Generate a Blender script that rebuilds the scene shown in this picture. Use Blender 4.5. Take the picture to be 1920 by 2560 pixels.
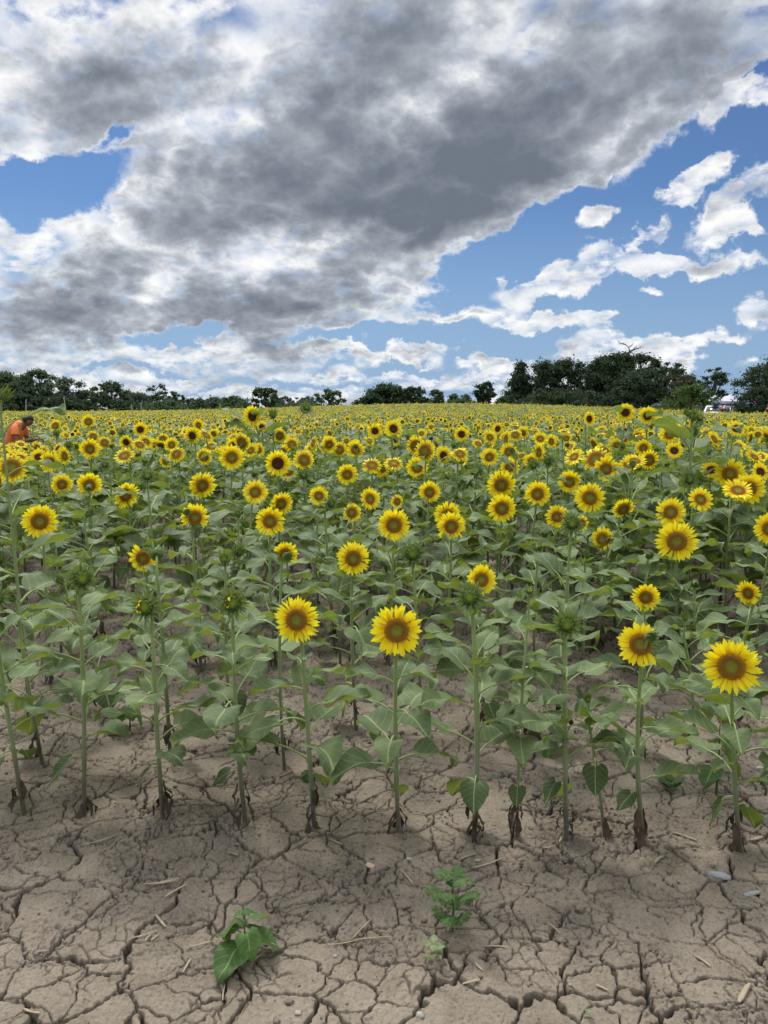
import bpy, bmesh, math, random, os
import numpy as np
from mathutils import Vector, Matrix, Euler

for o in list(bpy.data.objects):
    bpy.data.objects.remove(o, do_unlink=True)
random.seed(11)
rng = np.random.default_rng(11)
SC = bpy.context.scene
COL = SC.collection
R = math.radians

# ------------------------------------------------------------------ camera
CAM_H = 1.5
PITCH = R(7.7)
F = 1920.0                       # focal length in pixels of the 1920 x 2560 photograph
cam_d = bpy.data.cameras.new("camera")
cam_d.sensor_fit = 'HORIZONTAL'
cam_d.sensor_width = 24.0
cam_d.lens = 24.0
cam_d.clip_start = 0.05
cam_d.clip_end = 5000
cam = bpy.data.objects.new("camera", cam_d)
COL.objects.link(cam)
cam.location = (0, 0, CAM_H)
cam.rotation_euler = (R(90) - PITCH, 0, 0)
SC.camera = cam

CF = Vector((0, math.cos(PITCH), -math.sin(PITCH)))
CU = Vector((0, math.sin(PITCH), math.cos(PITCH)))
CR = Vector((1, 0, 0))

def ray(px, py):
    return CF + CR * ((px - 960) / F) + CU * ((1280 - py) / F)

def at(px, py, Y):
    """world point seen at photo pixel (px, py) standing Y metres away"""
    d = ray(px, py)
    return Vector((0, 0, CAM_H)) + d * (Y / d.y)

def on_ground(px, py):
    d = ray(px, py)
    t = -CAM_H / d.z
    return Vector((d.x * t, d.y * t, 0))

# ------------------------------------------------------------------ exposure
SC.view_settings.view_transform = 'Standard'
SC.view_settings.look = 'None'
SC.view_settings.gamma = 1.0
SC.view_settings.use_curve_mapping = False
SC.view_settings.exposure = 0.45
cy = SC.cycles
cy.max_bounces = 5
cy.diffuse_bounces = 3
cy.glossy_bounces = 2
cy.transmission_bounces = 3
cy.transparent_max_bounces = 8
cy.sample_clamp_indirect = 6
cy.caustics_reflective = False
cy.caustics_refractive = False
cy.use_adaptive_sampling = True
cy.adaptive_threshold = 0.02

# ------------------------------------------------------------------ sky and clouds
SUN_EL, SUN_AZ = R(52), R(-28)           # azimuth measured from +Y towards +X
world = bpy.data.worlds.new("World")
SC.world = world
world.use_nodes = True
wt = world.node_tree
wt.nodes.clear()
W = wt.nodes.new
L = wt.links.new

def setin(node, i, v):
    if v is None:
        return
    if isinstance(v, (int, float)):
        node.inputs[i].default_value = v
    elif isinstance(v, (tuple, list)):
        node.inputs[i].default_value = v
    else:
        node.id_data.links.new(v, node.inputs[i])

def math_node(nt, op, a, b=None, c=None, clamp=False):
    n = nt.nodes.new('ShaderNodeMath')
    n.operation = op
    n.use_clamp = clamp
    setin(n, 0, a); setin(n, 1, b); setin(n, 2, c)
    return n.outputs[0]

def m(op, a, b=None, c=None, clamp=False):
    return math_node(wt, op, a, b, c, clamp)

def noise_node(nt, vec, scale, detail=4, rough=0.5, dist=0.0, lac=2.0, ntype='FBM'):
    n = nt.nodes.new('ShaderNodeTexNoise')
    n.noise_dimensions = '3D'
    n.noise_type = ntype
    nt.links.new(vec, n.inputs['Vector'])
    n.inputs['Scale'].default_value = scale
    n.inputs['Detail'].default_value = detail
    n.inputs['Roughness'].default_value = rough
    n.inputs['Lacunarity'].default_value = lac
    n.inputs['Distortion'].default_value = dist
    return n.outputs['Fac']

tc = W('ShaderNodeTexCoord').outputs['Generated']
sep = W('ShaderNodeSeparateXYZ'); L(tc, sep.inputs[0])
X, Y_, Z = sep.outputs
ya = m('MAXIMUM', m('ABSOLUTE', Y_), 0.02)
comb = W('ShaderNodeCombineXYZ')
L(m('DIVIDE', X, ya), comb.inputs[0]); L(m('DIVIDE', Z, ya), comb.inputs[1])
UV = comb.outputs[0]                      # bearing / height of the sky direction
zz = m('ADD', m('MAXIMUM', Z, 0.0), 0.10)
comb2 = W('ShaderNodeCombineXYZ')
L(m('DIVIDE', X, zz), comb2.inputs[0]); L(m('DIVIDE', Y_, zz), comb2.inputs[1])
PL = comb2.outputs[0]                     # position on a flat cloud layer

# noise fields
wn = W('ShaderNodeTexNoise'); wn.inputs['Scale'].default_value = 11.0; wn.inputs['Detail'].default_value = 7; wn.inputs['Roughness'].default_value = 0.62
L(UV, wn.inputs['Vector'])
warp = W('ShaderNodeVectorMath'); warp.operation = 'MULTIPLY_ADD'
L(wn.outputs['Color'], warp.inputs[0]); warp.inputs[1].default_value = (0.13, 0.10, 0); L(UV, warp.inputs[2])
UVW = warp.outputs[0]
sub = W('ShaderNodeVectorMath'); sub.operation = 'SUBTRACT'; L(UVW, sub.inputs[0]); sub.inputs[1].default_value = (0.065, 0.05, 0)
UVW = sub.outputs[0]

z3 = m('ADD', m('MAXIMUM', Z, 0.0), 0.42)
comb3 = W('ShaderNodeCombineXYZ')
L(m('DIVIDE', X, z3), comb3.inputs[0]); L(m('DIVIDE', Y_, z3), comb3.inputs[1])
PL2 = comb3.outputs[0]
def mapped(src, loc=(0, 0, 0), rot=0, scale=(1, 1, 1)):
    n = W('ShaderNodeMapping'); n.vector_type = 'POINT'
    n.inputs['Location'].default_value = loc
    n.inputs['Rotation'].default_value = (0, 0, R(rot)); n.inputs['Scale'].default_value = scale
    L(src, n.inputs['Vector'])
    return n.outputs[0]
def cen(v, k):
    return m('MULTIPLY', m('SUBTRACT', v, 0.5), k)
D0 = mapped(PL2, (3.1, 0.7, 0), 22, (1.25, 1.25, 1.0))
D1 = mapped(PL2, (3.1 - 0.01, 0.7 + 0.05, 0), 22, (1.25, 1.25, 1.0))     # a step towards the sun
def billow(src, scale, detail, rough, dist):
    """rounded lumps with narrow creases between them, 0.5 on average"""
    n = noise_node(wt, src, scale, detail, rough, dist)
    return m('MULTIPLY_ADD', m('ABSOLUTE', m('SUBTRACT', n, 0.5)), -3.2, 0.78)
n_big = noise_node(wt, D0, 3.6, 10, 0.60, 0.1)
n_bil = billow(D0, 6.0, 8, 0.52, 0.0)
n_bil1 = billow(D1, 6.0, 8, 0.52, 0.0)
n_fine = noise_node(wt, D0, 24.0, 8, 0.62, 0.0)
n_str = noise_node(wt, D0, 2.1, 6, 0.5, 0.0)
n_soft = noise_node(wt, D0, 4.2, 7, 0.5, 0.0)
relief = m('MULTIPLY', m('SUBTRACT', n_bil, n_bil1), 1.0)
nmix = m('ADD', m('ADD', cen(n_big, 2.2), cen(n_bil, -1.6)), cen(n_fine, 2.1))
nmix2 = m('ADD', m('ADD', m('ADD', cen(n_soft, 1.7), cen(n_big, 0.9)), cen(n_bil, -0.75)), m('ADD', cen(n_fine, 0.35), cen(n_str, 1.3)))

def blob(px, py, rx, ry, rot, amp):
    d = ray(px, py)
    cu, cv = d.x / d.y, d.z / d.y
    s = 1.0 / F
    tm = W('ShaderNodeMapping'); tm.vector_type = 'TEXTURE'
    tm.inputs['Location'].default_value = (cu, cv, 0)
    tm.inputs['Rotation'].default_value = (0, 0, R(rot))
    tm.inputs['Scale'].default_value = (rx * s, ry * s, 1)
    L(UVW, tm.inputs['Vector'])
    g = W('ShaderNodeTexGradient'); g.gradient_type = 'SPHERICAL'
    L(tm.outputs[0], g.inputs[0])
    return g.outputs['Fac'], amp

# (x, y, radius x, radius y, tilt, strength): where the banks, cores, breaks and gaps stand in the sky
CORES = [   # thick, dark banks: add cloud and darkness
    (290, 250, 330, 230, 10, .80), (930, 130, 520, 300, 5, .85), (900, 450, 640, 240, 14, .95),
    (1300, 320, 640, 230, 33, .85), (1700, 110, 420, 200, 38, .75), (690, 400, 330, 240, 0, .45),
    (1090, 540, 380, 160, 22, .65), (440, 560, 240, 230, -20, .5), (230, 700, 240, 130, 0, .5),
    (130, 800, 460, 110, 0, .75), (560, 740, 300, 110, 10, .45), (700, 850, 210, 90, 0, .75), (930, 740, 330, 80, 8, .4),
    (540, 790, 420, 60, 6, .4), (1580, 400, 220, 70, 24, .30),
]
BREAKS = [
    (800, 330, 200, 60, 15, -.4), (480, 480, 120, 60, 0, -.45), (250, 150, 90, 50, 0, -.3), (1450, 280, 160, 50, 35, -.3), (560, 300, 160, 50, 10, -.35), (850, 620, 260, 50, 10, -.4), (150, 720, 200, 40, 0, -.3),  # thinner, brighter places in the deck: only take darkness away
    (260, 50, 260, 110, 0, -.85), (620, 150, 190, 260, -20, -.55), (1160, 190, 360, 120, 33, -.85), (1010, 300, 130, 120, 20, -.85),
    (420, 350, 280, 80, 20, -.5), (90, 400, 260, 110, 12, -.5), (330, 590, 210, 110, -25, -.7), (620, 640, 360, 70, 10, -.65),
    (1080, 700, 380, 90, 15, -.5), (1560, 130, 120, 80, 30, -.35), (90, 620, 260, 120, 0, -.5), (1350, 470, 400, 70, 30, -.4),
    (390, 730, 120, 60, 30, -.6), (640, 700, 60, 50, 0, -.5), (1000, 640, 200, 60, 20, -.5),
]
GAPS = [   # blue holes in the deck
    (150, 455, 200, 85, 14, 2.6), (20, 440, 190, 62, 0, 2.6), (290, 330, 50, 26, 30, 1.2),
    (1290, 650, 280, 110, 22, 3), (1480, 560, 300, 110, 24, 3), (1680, 470, 300, 130, 34, 3), (1850, 345, 205, 150, 48, 3), (1915, 275, 95, 115, 60, 3),
    (1750, 640, 420, 190, 0, 3), (1560, 800, 420, 130, 0, 3), (1850, 820, 300, 180, 0, 3), (1250, 850, 420, 55, 0, 3), (900, 850, 260, 30, 0, 1.3),
    (440, 838, 170, 24, 0, 1.6), (1880, 980, 300, 90, 0, 2.0), (1000, 915, 260, 20, 0, .9), (330, 915, 200, 14, 0, .8), (700, 960, 360, 14, 0, .7),
    (1120, 985, 160, 20, 0, .8), 
]
PUFFS = [  # small white clouds floating over the blue
    (1330, 725, 160, 55, 8, 2.2), (1440, 685, 170, 55, 22, 2.4), (1560, 672, 100, 45, 0, 2.2), (1640, 668, 90, 36, 10, 2.4), (1780, 640, 190, 34, 5, 2.4),
    (1780, 565, 140, 50, 12, 2.2), (1850, 480, 150, 55, 36, 2.2), (1900, 560, 80, 30, 0, 1.4), (1480, 558, 95, 42, 24, 2.6),
    (1620, 590, 90, 34, 62, 2.2), (1770, 430, 130, 48, 40, 2.8), (1700, 470, 110, 40, 30, 1.8), (1800, 245, 110, 60, 55, 2.8), (1900, 240, 45, 110, 80, 2.4), (1600, 395, 160, 50, 24, 1.4),
    (1870, 770, 100, 48, 5, 2.2), (1900, 800, 80, 40, 0, 1.6), (1620, 735, 55, 22, 20, 1.8), (1400, 808, 170, 30, 2, 2.4), (1500, 795, 90, 18, 8, 1.6), (1230, 800, 220, 40, 2, 1.8),
    (1450, 880, 150, 55, 22, 2.8), (1600, 890, 180, 60, 0, 2.6), (1700, 900, 110, 60, 0, 1.6), (1780, 840, 60, 30, 25, 2.0), (1840, 850, 80, 22, 5, 1.8), (1660, 940, 180, 40, 0, 1.2),
    (1050, 878, 200, 22, 1, 1.6), (860, 872, 240, 20, 0, 1.2), (1890, 915, 90, 30, 0, 1.4), (1250, 690, 40, 26, 0, 1.4),
]
def total(lst):
    acc = None
    for b in lst:
        g, amp = blob(*b)
        acc = m('MULTIPLY', g, amp) if acc is None else m('MULTIPLY_ADD', g, amp, acc)
    return acc
cores = total(CORES); breaks = total(BREAKS); 
gaps = m('MINIMUM', total(GAPS), 1.0); puffs = m('MINIMUM', total(PUFFS), 1.3)
cover = m('ADD', m('ADD', m('MULTIPLY', cores, 0.9), m('MULTIPLY', gaps, -1.9)), m('ADD', m('MULTIPLY', puffs, 1.55), m('MULTIPLY_ADD', nmix, 1.0, 0.75)))
dark = m('ADD', m('ADD', m('ADD', cores, breaks), m('MULTIPLY_ADD', nmix2, 0.8, 0.16)), m('MULTIPLY', relief, 1.3))
dark = m('ADD', dark, m('MULTIPLY', gaps, -0.20))
rim = W('ShaderNodeMapRange'); rim.interpolation_type = 'SMOOTHSTEP'      # thin margins of the deck glow white
L(cover, rim.inputs['Value']); rim.inputs['From Min'].default_value = 0.2; rim.inputs['From Max'].default_value = 1.5
rim.inputs['To Min'].default_value = -0.50; rim.inputs['To Max'].default_value = 0.05
dark = m('ADD', dark, rim.outputs[0])

mr = W('ShaderNodeMapRange'); mr.interpolation_type = 'SMOOTHSTEP'
L(cover, mr.inputs['Value']); mr.inputs['From Min'].default_value = -0.35; mr.inputs['From Max'].default_value = 1.15
alpha = mr.outputs[0]
ramp = W('ShaderNodeValToRGB')
cr = ramp.color_ramp
cr.interpolation = 'B_SPLINE'
L(m('MULTIPLY_ADD', dark, 0.46, 0.235), ramp.inputs[0])
els = [(0.0, (1.02, 1.02, 1.01)), (0.15, (.82, .84, .86)), (0.32, (.50, .54, .60)), (0.52, (.33, .36, .41)), (0.74, (.222, .255, .305)), (1.0, (.145, .172, .215))]
cr.elements[0].position = els[0][0]; cr.elements[0].color = (*els[0][1], 1)
cr.elements[1].position = els[-1][0]; cr.elements[1].color = (*els[-1][1], 1)
for p, c in els[1:-1]:
    e = cr.elements.new(p); e.color = (*c, 1)

sky = W('ShaderNodeTexSky')
sky.sky_type = 'NISHITA'
sky.sun_disc = False
sky.sun_elevation = SUN_EL
sky.sun_rotation = SUN_AZ
sky.altitude = 100
sky.air_density = 1.1
sky.dust_density = 0.2
sky.ozone_density = 2.2
SKY_STRENGTH = 0.1
gain = W('ShaderNodeVectorMath'); gain.operation = 'DIVIDE'
L(ramp.outputs[0], gain.inputs[0]); gain.inputs[1].default_value = (SKY_STRENGTH * 1.34,) * 3
# unseen clouds overhead are brightened as an added light on the field
overhead_boost = W('ShaderNodeMapRange'); L(Z, overhead_boost.inputs['Value'])
overhead_boost.inputs['From Min'].default_value = 0.5; overhead_boost.inputs['From Max'].default_value = 0.75
overhead_boost.inputs['To Min'].default_value = 1.0; overhead_boost.inputs['To Max'].default_value = 3.6
gain2 = W('ShaderNodeVectorMath'); gain2.operation = 'SCALE'
L(gain.outputs[0], gain2.inputs[0]); L(overhead_boost.outputs[0], gain2.inputs['Scale'])
mixc = W('ShaderNodeMix'); mixc.data_type = 'RGBA'
tint = W('ShaderNodeVectorMath'); tint.operation = 'MULTIPLY'
L(sky.outputs[0], tint.inputs[0]); tint.inputs[1].default_value = (0.335, 0.43, 0.575)
lowh = W('ShaderNodeMapRange'); L(Z, lowh.inputs['Value'])      # pale blue air towards the horizon
lowh.inputs['From Min'].default_value = 0.0; lowh.inputs['From Max'].default_value = 0.24
lowh.inputs['To Min'].default_value = 0.95; lowh.inputs['To Max'].default_value = 0.0
air = W('ShaderNodeMix'); air.data_type = 'RGBA'
L(lowh.outputs[0], air.inputs['Factor']); L(tint.outputs[0], air.inputs['A'])
air.inputs['B'].default_value = (0.215 / SKY_STRENGTH, 0.33 / SKY_STRENGTH, 0.51 / SKY_STRENGTH, 1)
L(alpha, mixc.inputs['Factor']); L(air.outputs['Result'], mixc.inputs['A']); L(gain2.outputs[0], mixc.inputs['B'])
bg = W('ShaderNodeBackground'); bg.inputs['Strength'].default_value = SKY_STRENGTH
L(mixc.outputs['Result'], bg.inputs['Color'])
wo = W('ShaderNodeOutputWorld'); L(bg.outputs[0], wo.inputs['Surface'])
world.cycles.sampling_method = 'MANUAL'
world.cycles.sample_map_resolution = 512

# ------------------------------------------------------------------ sun behind thin cloud
sun_d = bpy.data.lights.new("sun", 'SUN')
sun_d.energy = 2.6
sun_d.angle = R(12)
sun_d.color = (1.0, 0.96, 0.90)
sun = bpy.data.objects.new("sun", sun_d)
COL.objects.link(sun)
sd = Vector((math.sin(SUN_AZ) * math.cos(SUN_EL), math.cos(SUN_AZ) * math.cos(SUN_EL), math.sin(SUN_EL)))
sun.rotation_euler = sd.to_track_quat('Z', 'Y').to_euler()
# ================================================================== helpers
def perlin(x, y, seed=0):
    x = np.asarray(x, float); y = np.asarray(y, float)
    r = np.random.default_rng(seed)
    ang = r.random(4096) * 2 * np.pi
    gx, gy = np.cos(ang), np.sin(ang)
    x0 = np.floor(x).astype(np.int64); y0 = np.floor(y).astype(np.int64)
    fx = x - x0; fy = y - y0
    def h(i, j):
        return ((i * 73856093) ^ (j * 19349663) ^ (seed * 83492791)) & 4095
    def g(i, j, dx, dy):
        k = h(i, j)
        return gx[k] * dx + gy[k] * dy
    u = fx * fx * fx * (fx * (fx * 6 - 15) + 10); v = fy * fy * fy * (fy * (fy * 6 - 15) + 10)
    a = g(x0, y0, fx, fy); b = g(x0 + 1, y0, fx - 1, fy)
    c = g(x0, y0 + 1, fx, fy - 1); d = g(x0 + 1, y0 + 1, fx - 1, fy - 1)
    return (a * (1 - u) + b * u) * (1 - v) + (c * (1 - u) + d * u) * v

def fbm(x, y, seed=0, octv=4, gain=0.5):
    s = 0; a = 1.0
    for o in range(octv):
        s = s + a * perlin(x * 2 ** o, y * 2 ** o, seed + o * 17)
        a *= gain
    return s

def hash2(i, j, seed):
    n = (i * 374761393 + j * 668265263 + seed * 1442695041) & 0xffffffff
    n = ((n ^ (n >> 13)) * 1274126177) & 0xffffffff
    a = (n ^ (n >> 16)) & 0xffff
    n = (n * 2246822519 + 3266489917) & 0xffffffff
    b = ((n ^ (n >> 15)) >> 3) & 0xffff
    return a / 65535.0, b / 65535.0

def cracks(x, y, cell, seed, jit=0.85):
    """distance to the nearest cell border, and a value per cell"""
    px, py = x / cell, y / cell
    ix = np.floor(px).astype(np.int64); iy = np.floor(py).astype(np.int64)
    best = np.full(px.shape, 1e9); bx = np.zeros(px.shape); by = np.zeros(px.shape); cid = np.zeros(px.shape)
    for dj in (-1, 0, 1):
        for di in (-1, 0, 1):
            a, b = hash2(ix + di, iy + dj, seed)
            sx = ix + di + 0.5 + (a - 0.5) * jit; sy = iy + dj + 0.5 + (b - 0.5) * jit
            d = (sx - px) ** 2 + (sy - py) ** 2
            mk = d < best
            best = np.where(mk, d, best); bx = np.where(mk, sx, bx); by = np.where(mk, sy, by); cid = np.where(mk, a, cid)
    edge = np.full(px.shape, 1e9)
    for dj in (-2, -1, 0, 1, 2):
        for di in (-2, -1, 0, 1, 2):
            if abs(di) == 2 and abs(dj) == 2:
                continue
            a, b = hash2(ix + di, iy + dj, seed)
            sx = ix + di + 0.5 + (a - 0.5) * jit; sy = iy + dj + 0.5 + (b - 0.5) * jit
            vx, vy = sx - bx, sy - by
            ln = np.sqrt(vx * vx + vy * vy)
            ok = ln > 1e-6
            ln = np.where(ok, ln, 1)
            e = (((sx + bx) / 2 - px) * vx + ((sy + by) / 2 - py) * vy) / ln
            edge = np.where(ok, np.minimum(edge, e), edge)
    return edge * cell, cid

def sstep(a, b, v):
    t = np.clip((v - a) / (b - a), 0, 1)
    return t * t * (3 - 2 * t)

def terrain(x, y):
    """broad swell of the field: a low rise beyond 15 m, highest right of the middle"""
    x = np.asarray(x, float); y = np.asarray(y, float)
    b = np.clip(x / np.maximum(y, 1.0), -1.5, 1.5)
    ridge = np.exp(-((b - 0.09) / 0.27) ** 2)
    return sstep(14, 105, y) * (1.05 * ridge - 0.05) + sstep(14, 60, y) * -0.05

def soil(x, y, fine=True):
    """height of the cracked soil above the terrain, metres"""
    wx = fbm(x * 4.3, y * 4.3, 3, 5, 0.50) * 0.072 + perlin(x * 38, y * 38, 71) * 0.003
    wy = fbm(x * 4.3 + 7, y * 4.3 + 3, 5, 5, 0.50) * 0.072 + perlin(x * 38, y * 38, 72) * 0.003
    X_, Y2 = x + wx, y + wy
    e1, c1 = cracks(X_, Y2 * 1.0, 0.225, 7, .98)
    e2, c2 = cracks(X_ + wx * .4, Y2 - wy * .4, 0.135, 21)
    e3, c3 = cracks(X_, Y2, 0.055, 33)
    w1 = 0.0014 + 0.0056 * sstep(-0.30, 0.55, perlin(x * 3.1, y * 3.1, 8))
    h1 = 1 - sstep(w1 * 0.75, w1 * 1.12, e1)
    n2 = sstep(-0.30, 0.15, perlin(x * 3.7 + 9, y * 3.7, 12))
    w2 = 0.0036 * n2 + 1e-4
    h2 = (1 - sstep(w2 * 0.6, w2 * 1.15, e2)) * sstep(0.1, 0.4, n2)
    n3 = sstep(-0.08, 0.22, perlin(x * 4.3 + 2, y * 4.3 + 5, 15))
    h3 = (1 - sstep(0.0008, 0.0032, e3)) * n3
    h = -0.024 * h1 - 0.014 * h2 * (1 - h1) - 0.007 * h3
    soil.inside = np.maximum(np.maximum(h1, .95 * h2), .75 * h3)  # mask for the shade painted into the crack colour
    h += 0.003 * sstep(0, 0.02, e1) + 0.004 * (c1 - .5)          # plates stand at slightly different heights
    rough = 0.6 + 0.75 * sstep(-0.05, 0.3, perlin(x * 2.1, y * 2.1, 40) + .5 * perlin(x * 7, y * 7, 41))
    # crumbly loosened strip just in front of the first row of plants
    strip = np.exp(-((y + 0.11 * x - 2.33) / 0.16) ** 2)
    rough = rough + 0.6 * strip
    h += (fbm(x * 14, y * 14, 50, 4, 0.6) * 0.0028 + fbm(x * 55, y * 55, 60, 3, 0.7) * 0.0042) * rough
    h += 0.009 * fbm(x * 1.6, y * 1.6, 90, 3)
    bump = np.maximum(0, perlin(x * 75, y * 75, 93) - 0.12) * 0.016 * rough + np.maximum(0, perlin(x * 33, y * 33, 95) - 0.22) * 0.035 * np.clip(rough - .8, 0, 2)
    return h + bump, rough

def ground_z(x, y):
    s, _ = soil(np.array([float(x)]), np.array([float(y)]))
    fade = 1 - sstep(14, 22, float(y))
    return float(terrain(x, y)) + float(s[0]) * float(fade)

def make_mesh(name, verts, faces, mats=(), midx=None, uvs=None, smooth=False, attrs=None):
    """verts Nx3; faces: array Nx3/Nx4 or list of such arrays"""
    if not isinstance(faces, list):
        faces = [faces]
    me = bpy.data.meshes.new(name)
    verts = np.asarray(verts, np.float32)
    loops = np.concatenate([f.reshape(-1) for f in faces if len(f)]).astype(np.int32)
    sizes = np.concatenate([np.full(len(f), f.shape[1]) for f in faces if len(f)]).astype(np.int32)
    starts = np.concatenate([[0], np.cumsum(sizes)[:-1]]).astype(np.int32)
    me.vertices.add(len(verts)); me.vertices.foreach_set('co', verts.reshape(-1))
    me.loops.add(len(loops)); me.loops.foreach_set('vertex_index', loops)
    me.polygons.add(len(sizes)); me.polygons.foreach_set('loop_start', starts)
    for mt in mats:
        me.materials.append(mt)
    if midx is not None:
        me.polygons.foreach_set('material_index', np.asarray(midx, np.int32))
    if smooth is True:
        me.polygons.foreach_set('use_smooth', np.ones(len(sizes), bool))
    if uvs is not None:
        ul = me.uv_layers.new(name='UVMap')
        ul.data.foreach_set('uv', np.asarray(uvs, np.float32)[loops].reshape(-1))
    if attrs:
        for k, v in attrs.items():
            at_ = me.attributes.new(k, 'FLOAT', 'POINT')
            at_.data.foreach_set('value', np.asarray(v, np.float32))
    me.update(calc_edges=True)
    return me

class Geo:
    """collects vertices, faces, material slots and uvs for one mesh"""
    def __init__(s):
        s.v = []; s.f3 = []; s.f4 = []; s.m3 = []; s.m4 = []; s.uv = []; s.n = 0
    def add(s, v, f, mi=0, uv=None):
        v = np.asarray(v, float).reshape(-1, 3); f = np.asarray(f, np.int64)
        if uv is None:
            uv = np.zeros((len(v), 2))
        s.v.append(v); s.uv.append(np.asarray(uv, float))
        if f.shape[1] == 3:
            s.f3.append(f + s.n); s.m3.append(np.full(len(f), mi))
        else:
            s.f4.append(f + s.n); s.m4.append(np.full(len(f), mi))
        s.n += len(v)
    def add_geo(s, g, M=None, mi_map=None):
        v, f3, m3, f4, m4, uv = g.arrays()
        if M is not None:
            M = np.array(M)
            v = v @ M[:3, :3].T + M[:3, 3]
        if mi_map is not None:
            m3 = np.array([mi_map[k] for k in m3], int) if len(m3) else m3
            m4 = np.array([mi_map[k] for k in m4], int) if len(m4) else m4
        s.v.append(v); s.uv.append(uv)
        if len(f3): s.f3.append(f3 + s.n); s.m3.append(m3)
        if len(f4): s.f4.append(f4 + s.n); s.m4.append(m4)
        s.n += len(v)
    def arrays(s):
        v = np.concatenate(s.v); uv = np.concatenate(s.uv)
        f3 = np.concatenate(s.f3) if s.f3 else np.zeros((0, 3), np.int64)
        f4 = np.concatenate(s.f4) if s.f4 else np.zeros((0, 4), np.int64)
        m3 = np.concatenate(s.m3) if s.m3 else np.zeros(0, int)
        m4 = np.concatenate(s.m4) if s.m4 else np.zeros(0, int)
        return v, f3, m3, f4, m4, uv
    def mesh(s, name, mats, smooth=True):
        v, f3, m3, f4, m4, uv = s.arrays()
        return make_mesh(name, v, [f for f in (f3, f4) if len(f)], mats, np.concatenate([m3, m4]), uv, smooth)

def grid_faces(n, k, wrap=False):
    """faces of an n x k vertex grid (row-major); wrap joins the last column to the first"""
    i = np.arange(n - 1)[:, None]; kk = k if wrap else k - 1
    j = np.arange(kk)[None, :]
    j1 = (j + 1) % k
    a = i * k + j; b = i * k + j1; c = (i + 1) * k + j1; d = (i + 1) * k + j
    return np.stack([a, b, c, d], -1).reshape(-1, 4)

def tube(pts, rad, sides=6, g=None, mi=0, cap=True):
    pts = np.asarray(pts, float); n = len(pts)
    rad = np.broadcast_to(np.asarray(rad, float), (n,))
    tan = np.gradient(pts, axis=0); tan /= np.linalg.norm(tan, axis=1)[:, None] + 1e-12
    ref = np.array([0.0, 0.0, 1.0]) if abs(tan[0][2]) < 0.9 else np.array([1.0, 0, 0])
    u = np.cross(tan[0], ref); u /= np.linalg.norm(u)
    vs = []
    for i in range(n):
        u = u - tan[i] * np.dot(u, tan[i]); u /= np.linalg.norm(u) + 1e-12
        w = np.cross(tan[i], u)
        a = np.arange(sides) / sides * 2 * np.pi
        vs.append(pts[i] + rad[i] * (np.cos(a)[:, None] * u + np.sin(a)[:, None] * w))
    v = np.concatenate(vs)
    t = np.repeat(np.linspace(0, 1, n), sides); s_ = np.tile(np.arange(sides) / sides, n)
    g = g or Geo()
    g.add(v, grid_faces(n, sides, True), mi, np.stack([s_, t], 1))
    if cap:
        g.add(np.vstack([v[-sides:], pts[-1] + tan[-1] * rad[-1] * 0.5]),
              np.array([[i, (i + 1) % sides, sides] for i in range(sides)]), mi)
        g.add(np.vstack([v[:sides], pts[0] - tan[0] * rad[0] * 0.3]),
              np.array([[(i + 1) % sides, i, sides] for i in range(sides)]), mi)
    return g

def link(name, me, parent=None, M=None):
    o = bpy.data.objects.new(name, me)
    COL.objects.link(o)
    if parent is not None:
        o.parent = parent
    if M is not None:
        o.matrix_local = M
    return o

def tag(o, label=None, cat=None, group=None, kind=None):
    if label: o['label'] = label
    if cat: o['category'] = cat
    if group: o['group'] = group
    if kind: o['kind'] = kind
    return o

def thing(name, label, cat, loc=(0, 0, 0), rotz=0, group=None):
    o = bpy.data.objects.new(name, None)
    o.empty_display_size = 0.1
    COL.objects.link(o)
    o.location = loc; o.rotation_euler = (0, 0, rotz)
    return tag(o, label, cat, group)

# ================================================================== materials
def new_mat(name):
    mt = bpy.data.materials.new(name); mt.use_nodes = True
    nt = mt.node_tree; nt.nodes.clear()
    out = nt.nodes.new('ShaderNodeOutputMaterial')
    return mt, nt, out

def principled(nt, col, rough=0.7, spec=0.3, normal=None):
    b = nt.nodes.new('ShaderNodeBsdfPrincipled')
    if isinstance(col, tuple):
        b.inputs['Base Color'].default_value = (*col, 1)
    else:
        nt.links.new(col, b.inputs['Base Color'])
    if isinstance(rough, (int, float)):
        b.inputs['Roughness'].default_value = rough
    else:
        nt.links.new(rough, b.inputs['Roughness'])
    b.inputs['Specular IOR Level'].default_value = spec
    if normal is not None:
        nt.links.new(normal, b.inputs['Normal'])
    return b

def mix_col(nt, fac, a, b, mode='MIX'):
    n = nt.nodes.new('ShaderNodeMix'); n.data_type = 'RGBA'; n.blend_type = mode
    for key, v in (('Factor', fac), ('A', a), ('B', b)):
        s = [i for i in n.inputs if i.name == key and i.enabled][0]
        if isinstance(v, (int, float)): s.default_value = v
        elif isinstance(v, tuple): s.default_value = (*v, 1)
        else: nt.links.new(v, s)
    return [o for o in n.outputs if o.enabled][0]

def ramp_node(nt, fac, stops, interp='LINEAR'):
    n = nt.nodes.new('ShaderNodeValToRGB'); c = n.color_ramp; c.interpolation = interp
    nt.links.new(fac, n.inputs[0])
    c.elements[0].position, c.elements[0].color = stops[0][0], (*stops[0][1], 1)
    c.elements[1].position, c.elements[1].color = stops[-1][0], (*stops[-1][1], 1)
    for p, k in stops[1:-1]:
        e = c.elements.new(p); e.color = (*k, 1)
    return n.outputs[0]

def bump_node(nt, height, strength, dist):
    n = nt.nodes.new('ShaderNodeBump'); n.inputs['Strength'].default_value = strength
    n.inputs['Distance'].default_value = dist
    nt.links.new(height, n.inputs['Height'])
    return n.outputs[0]

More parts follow.
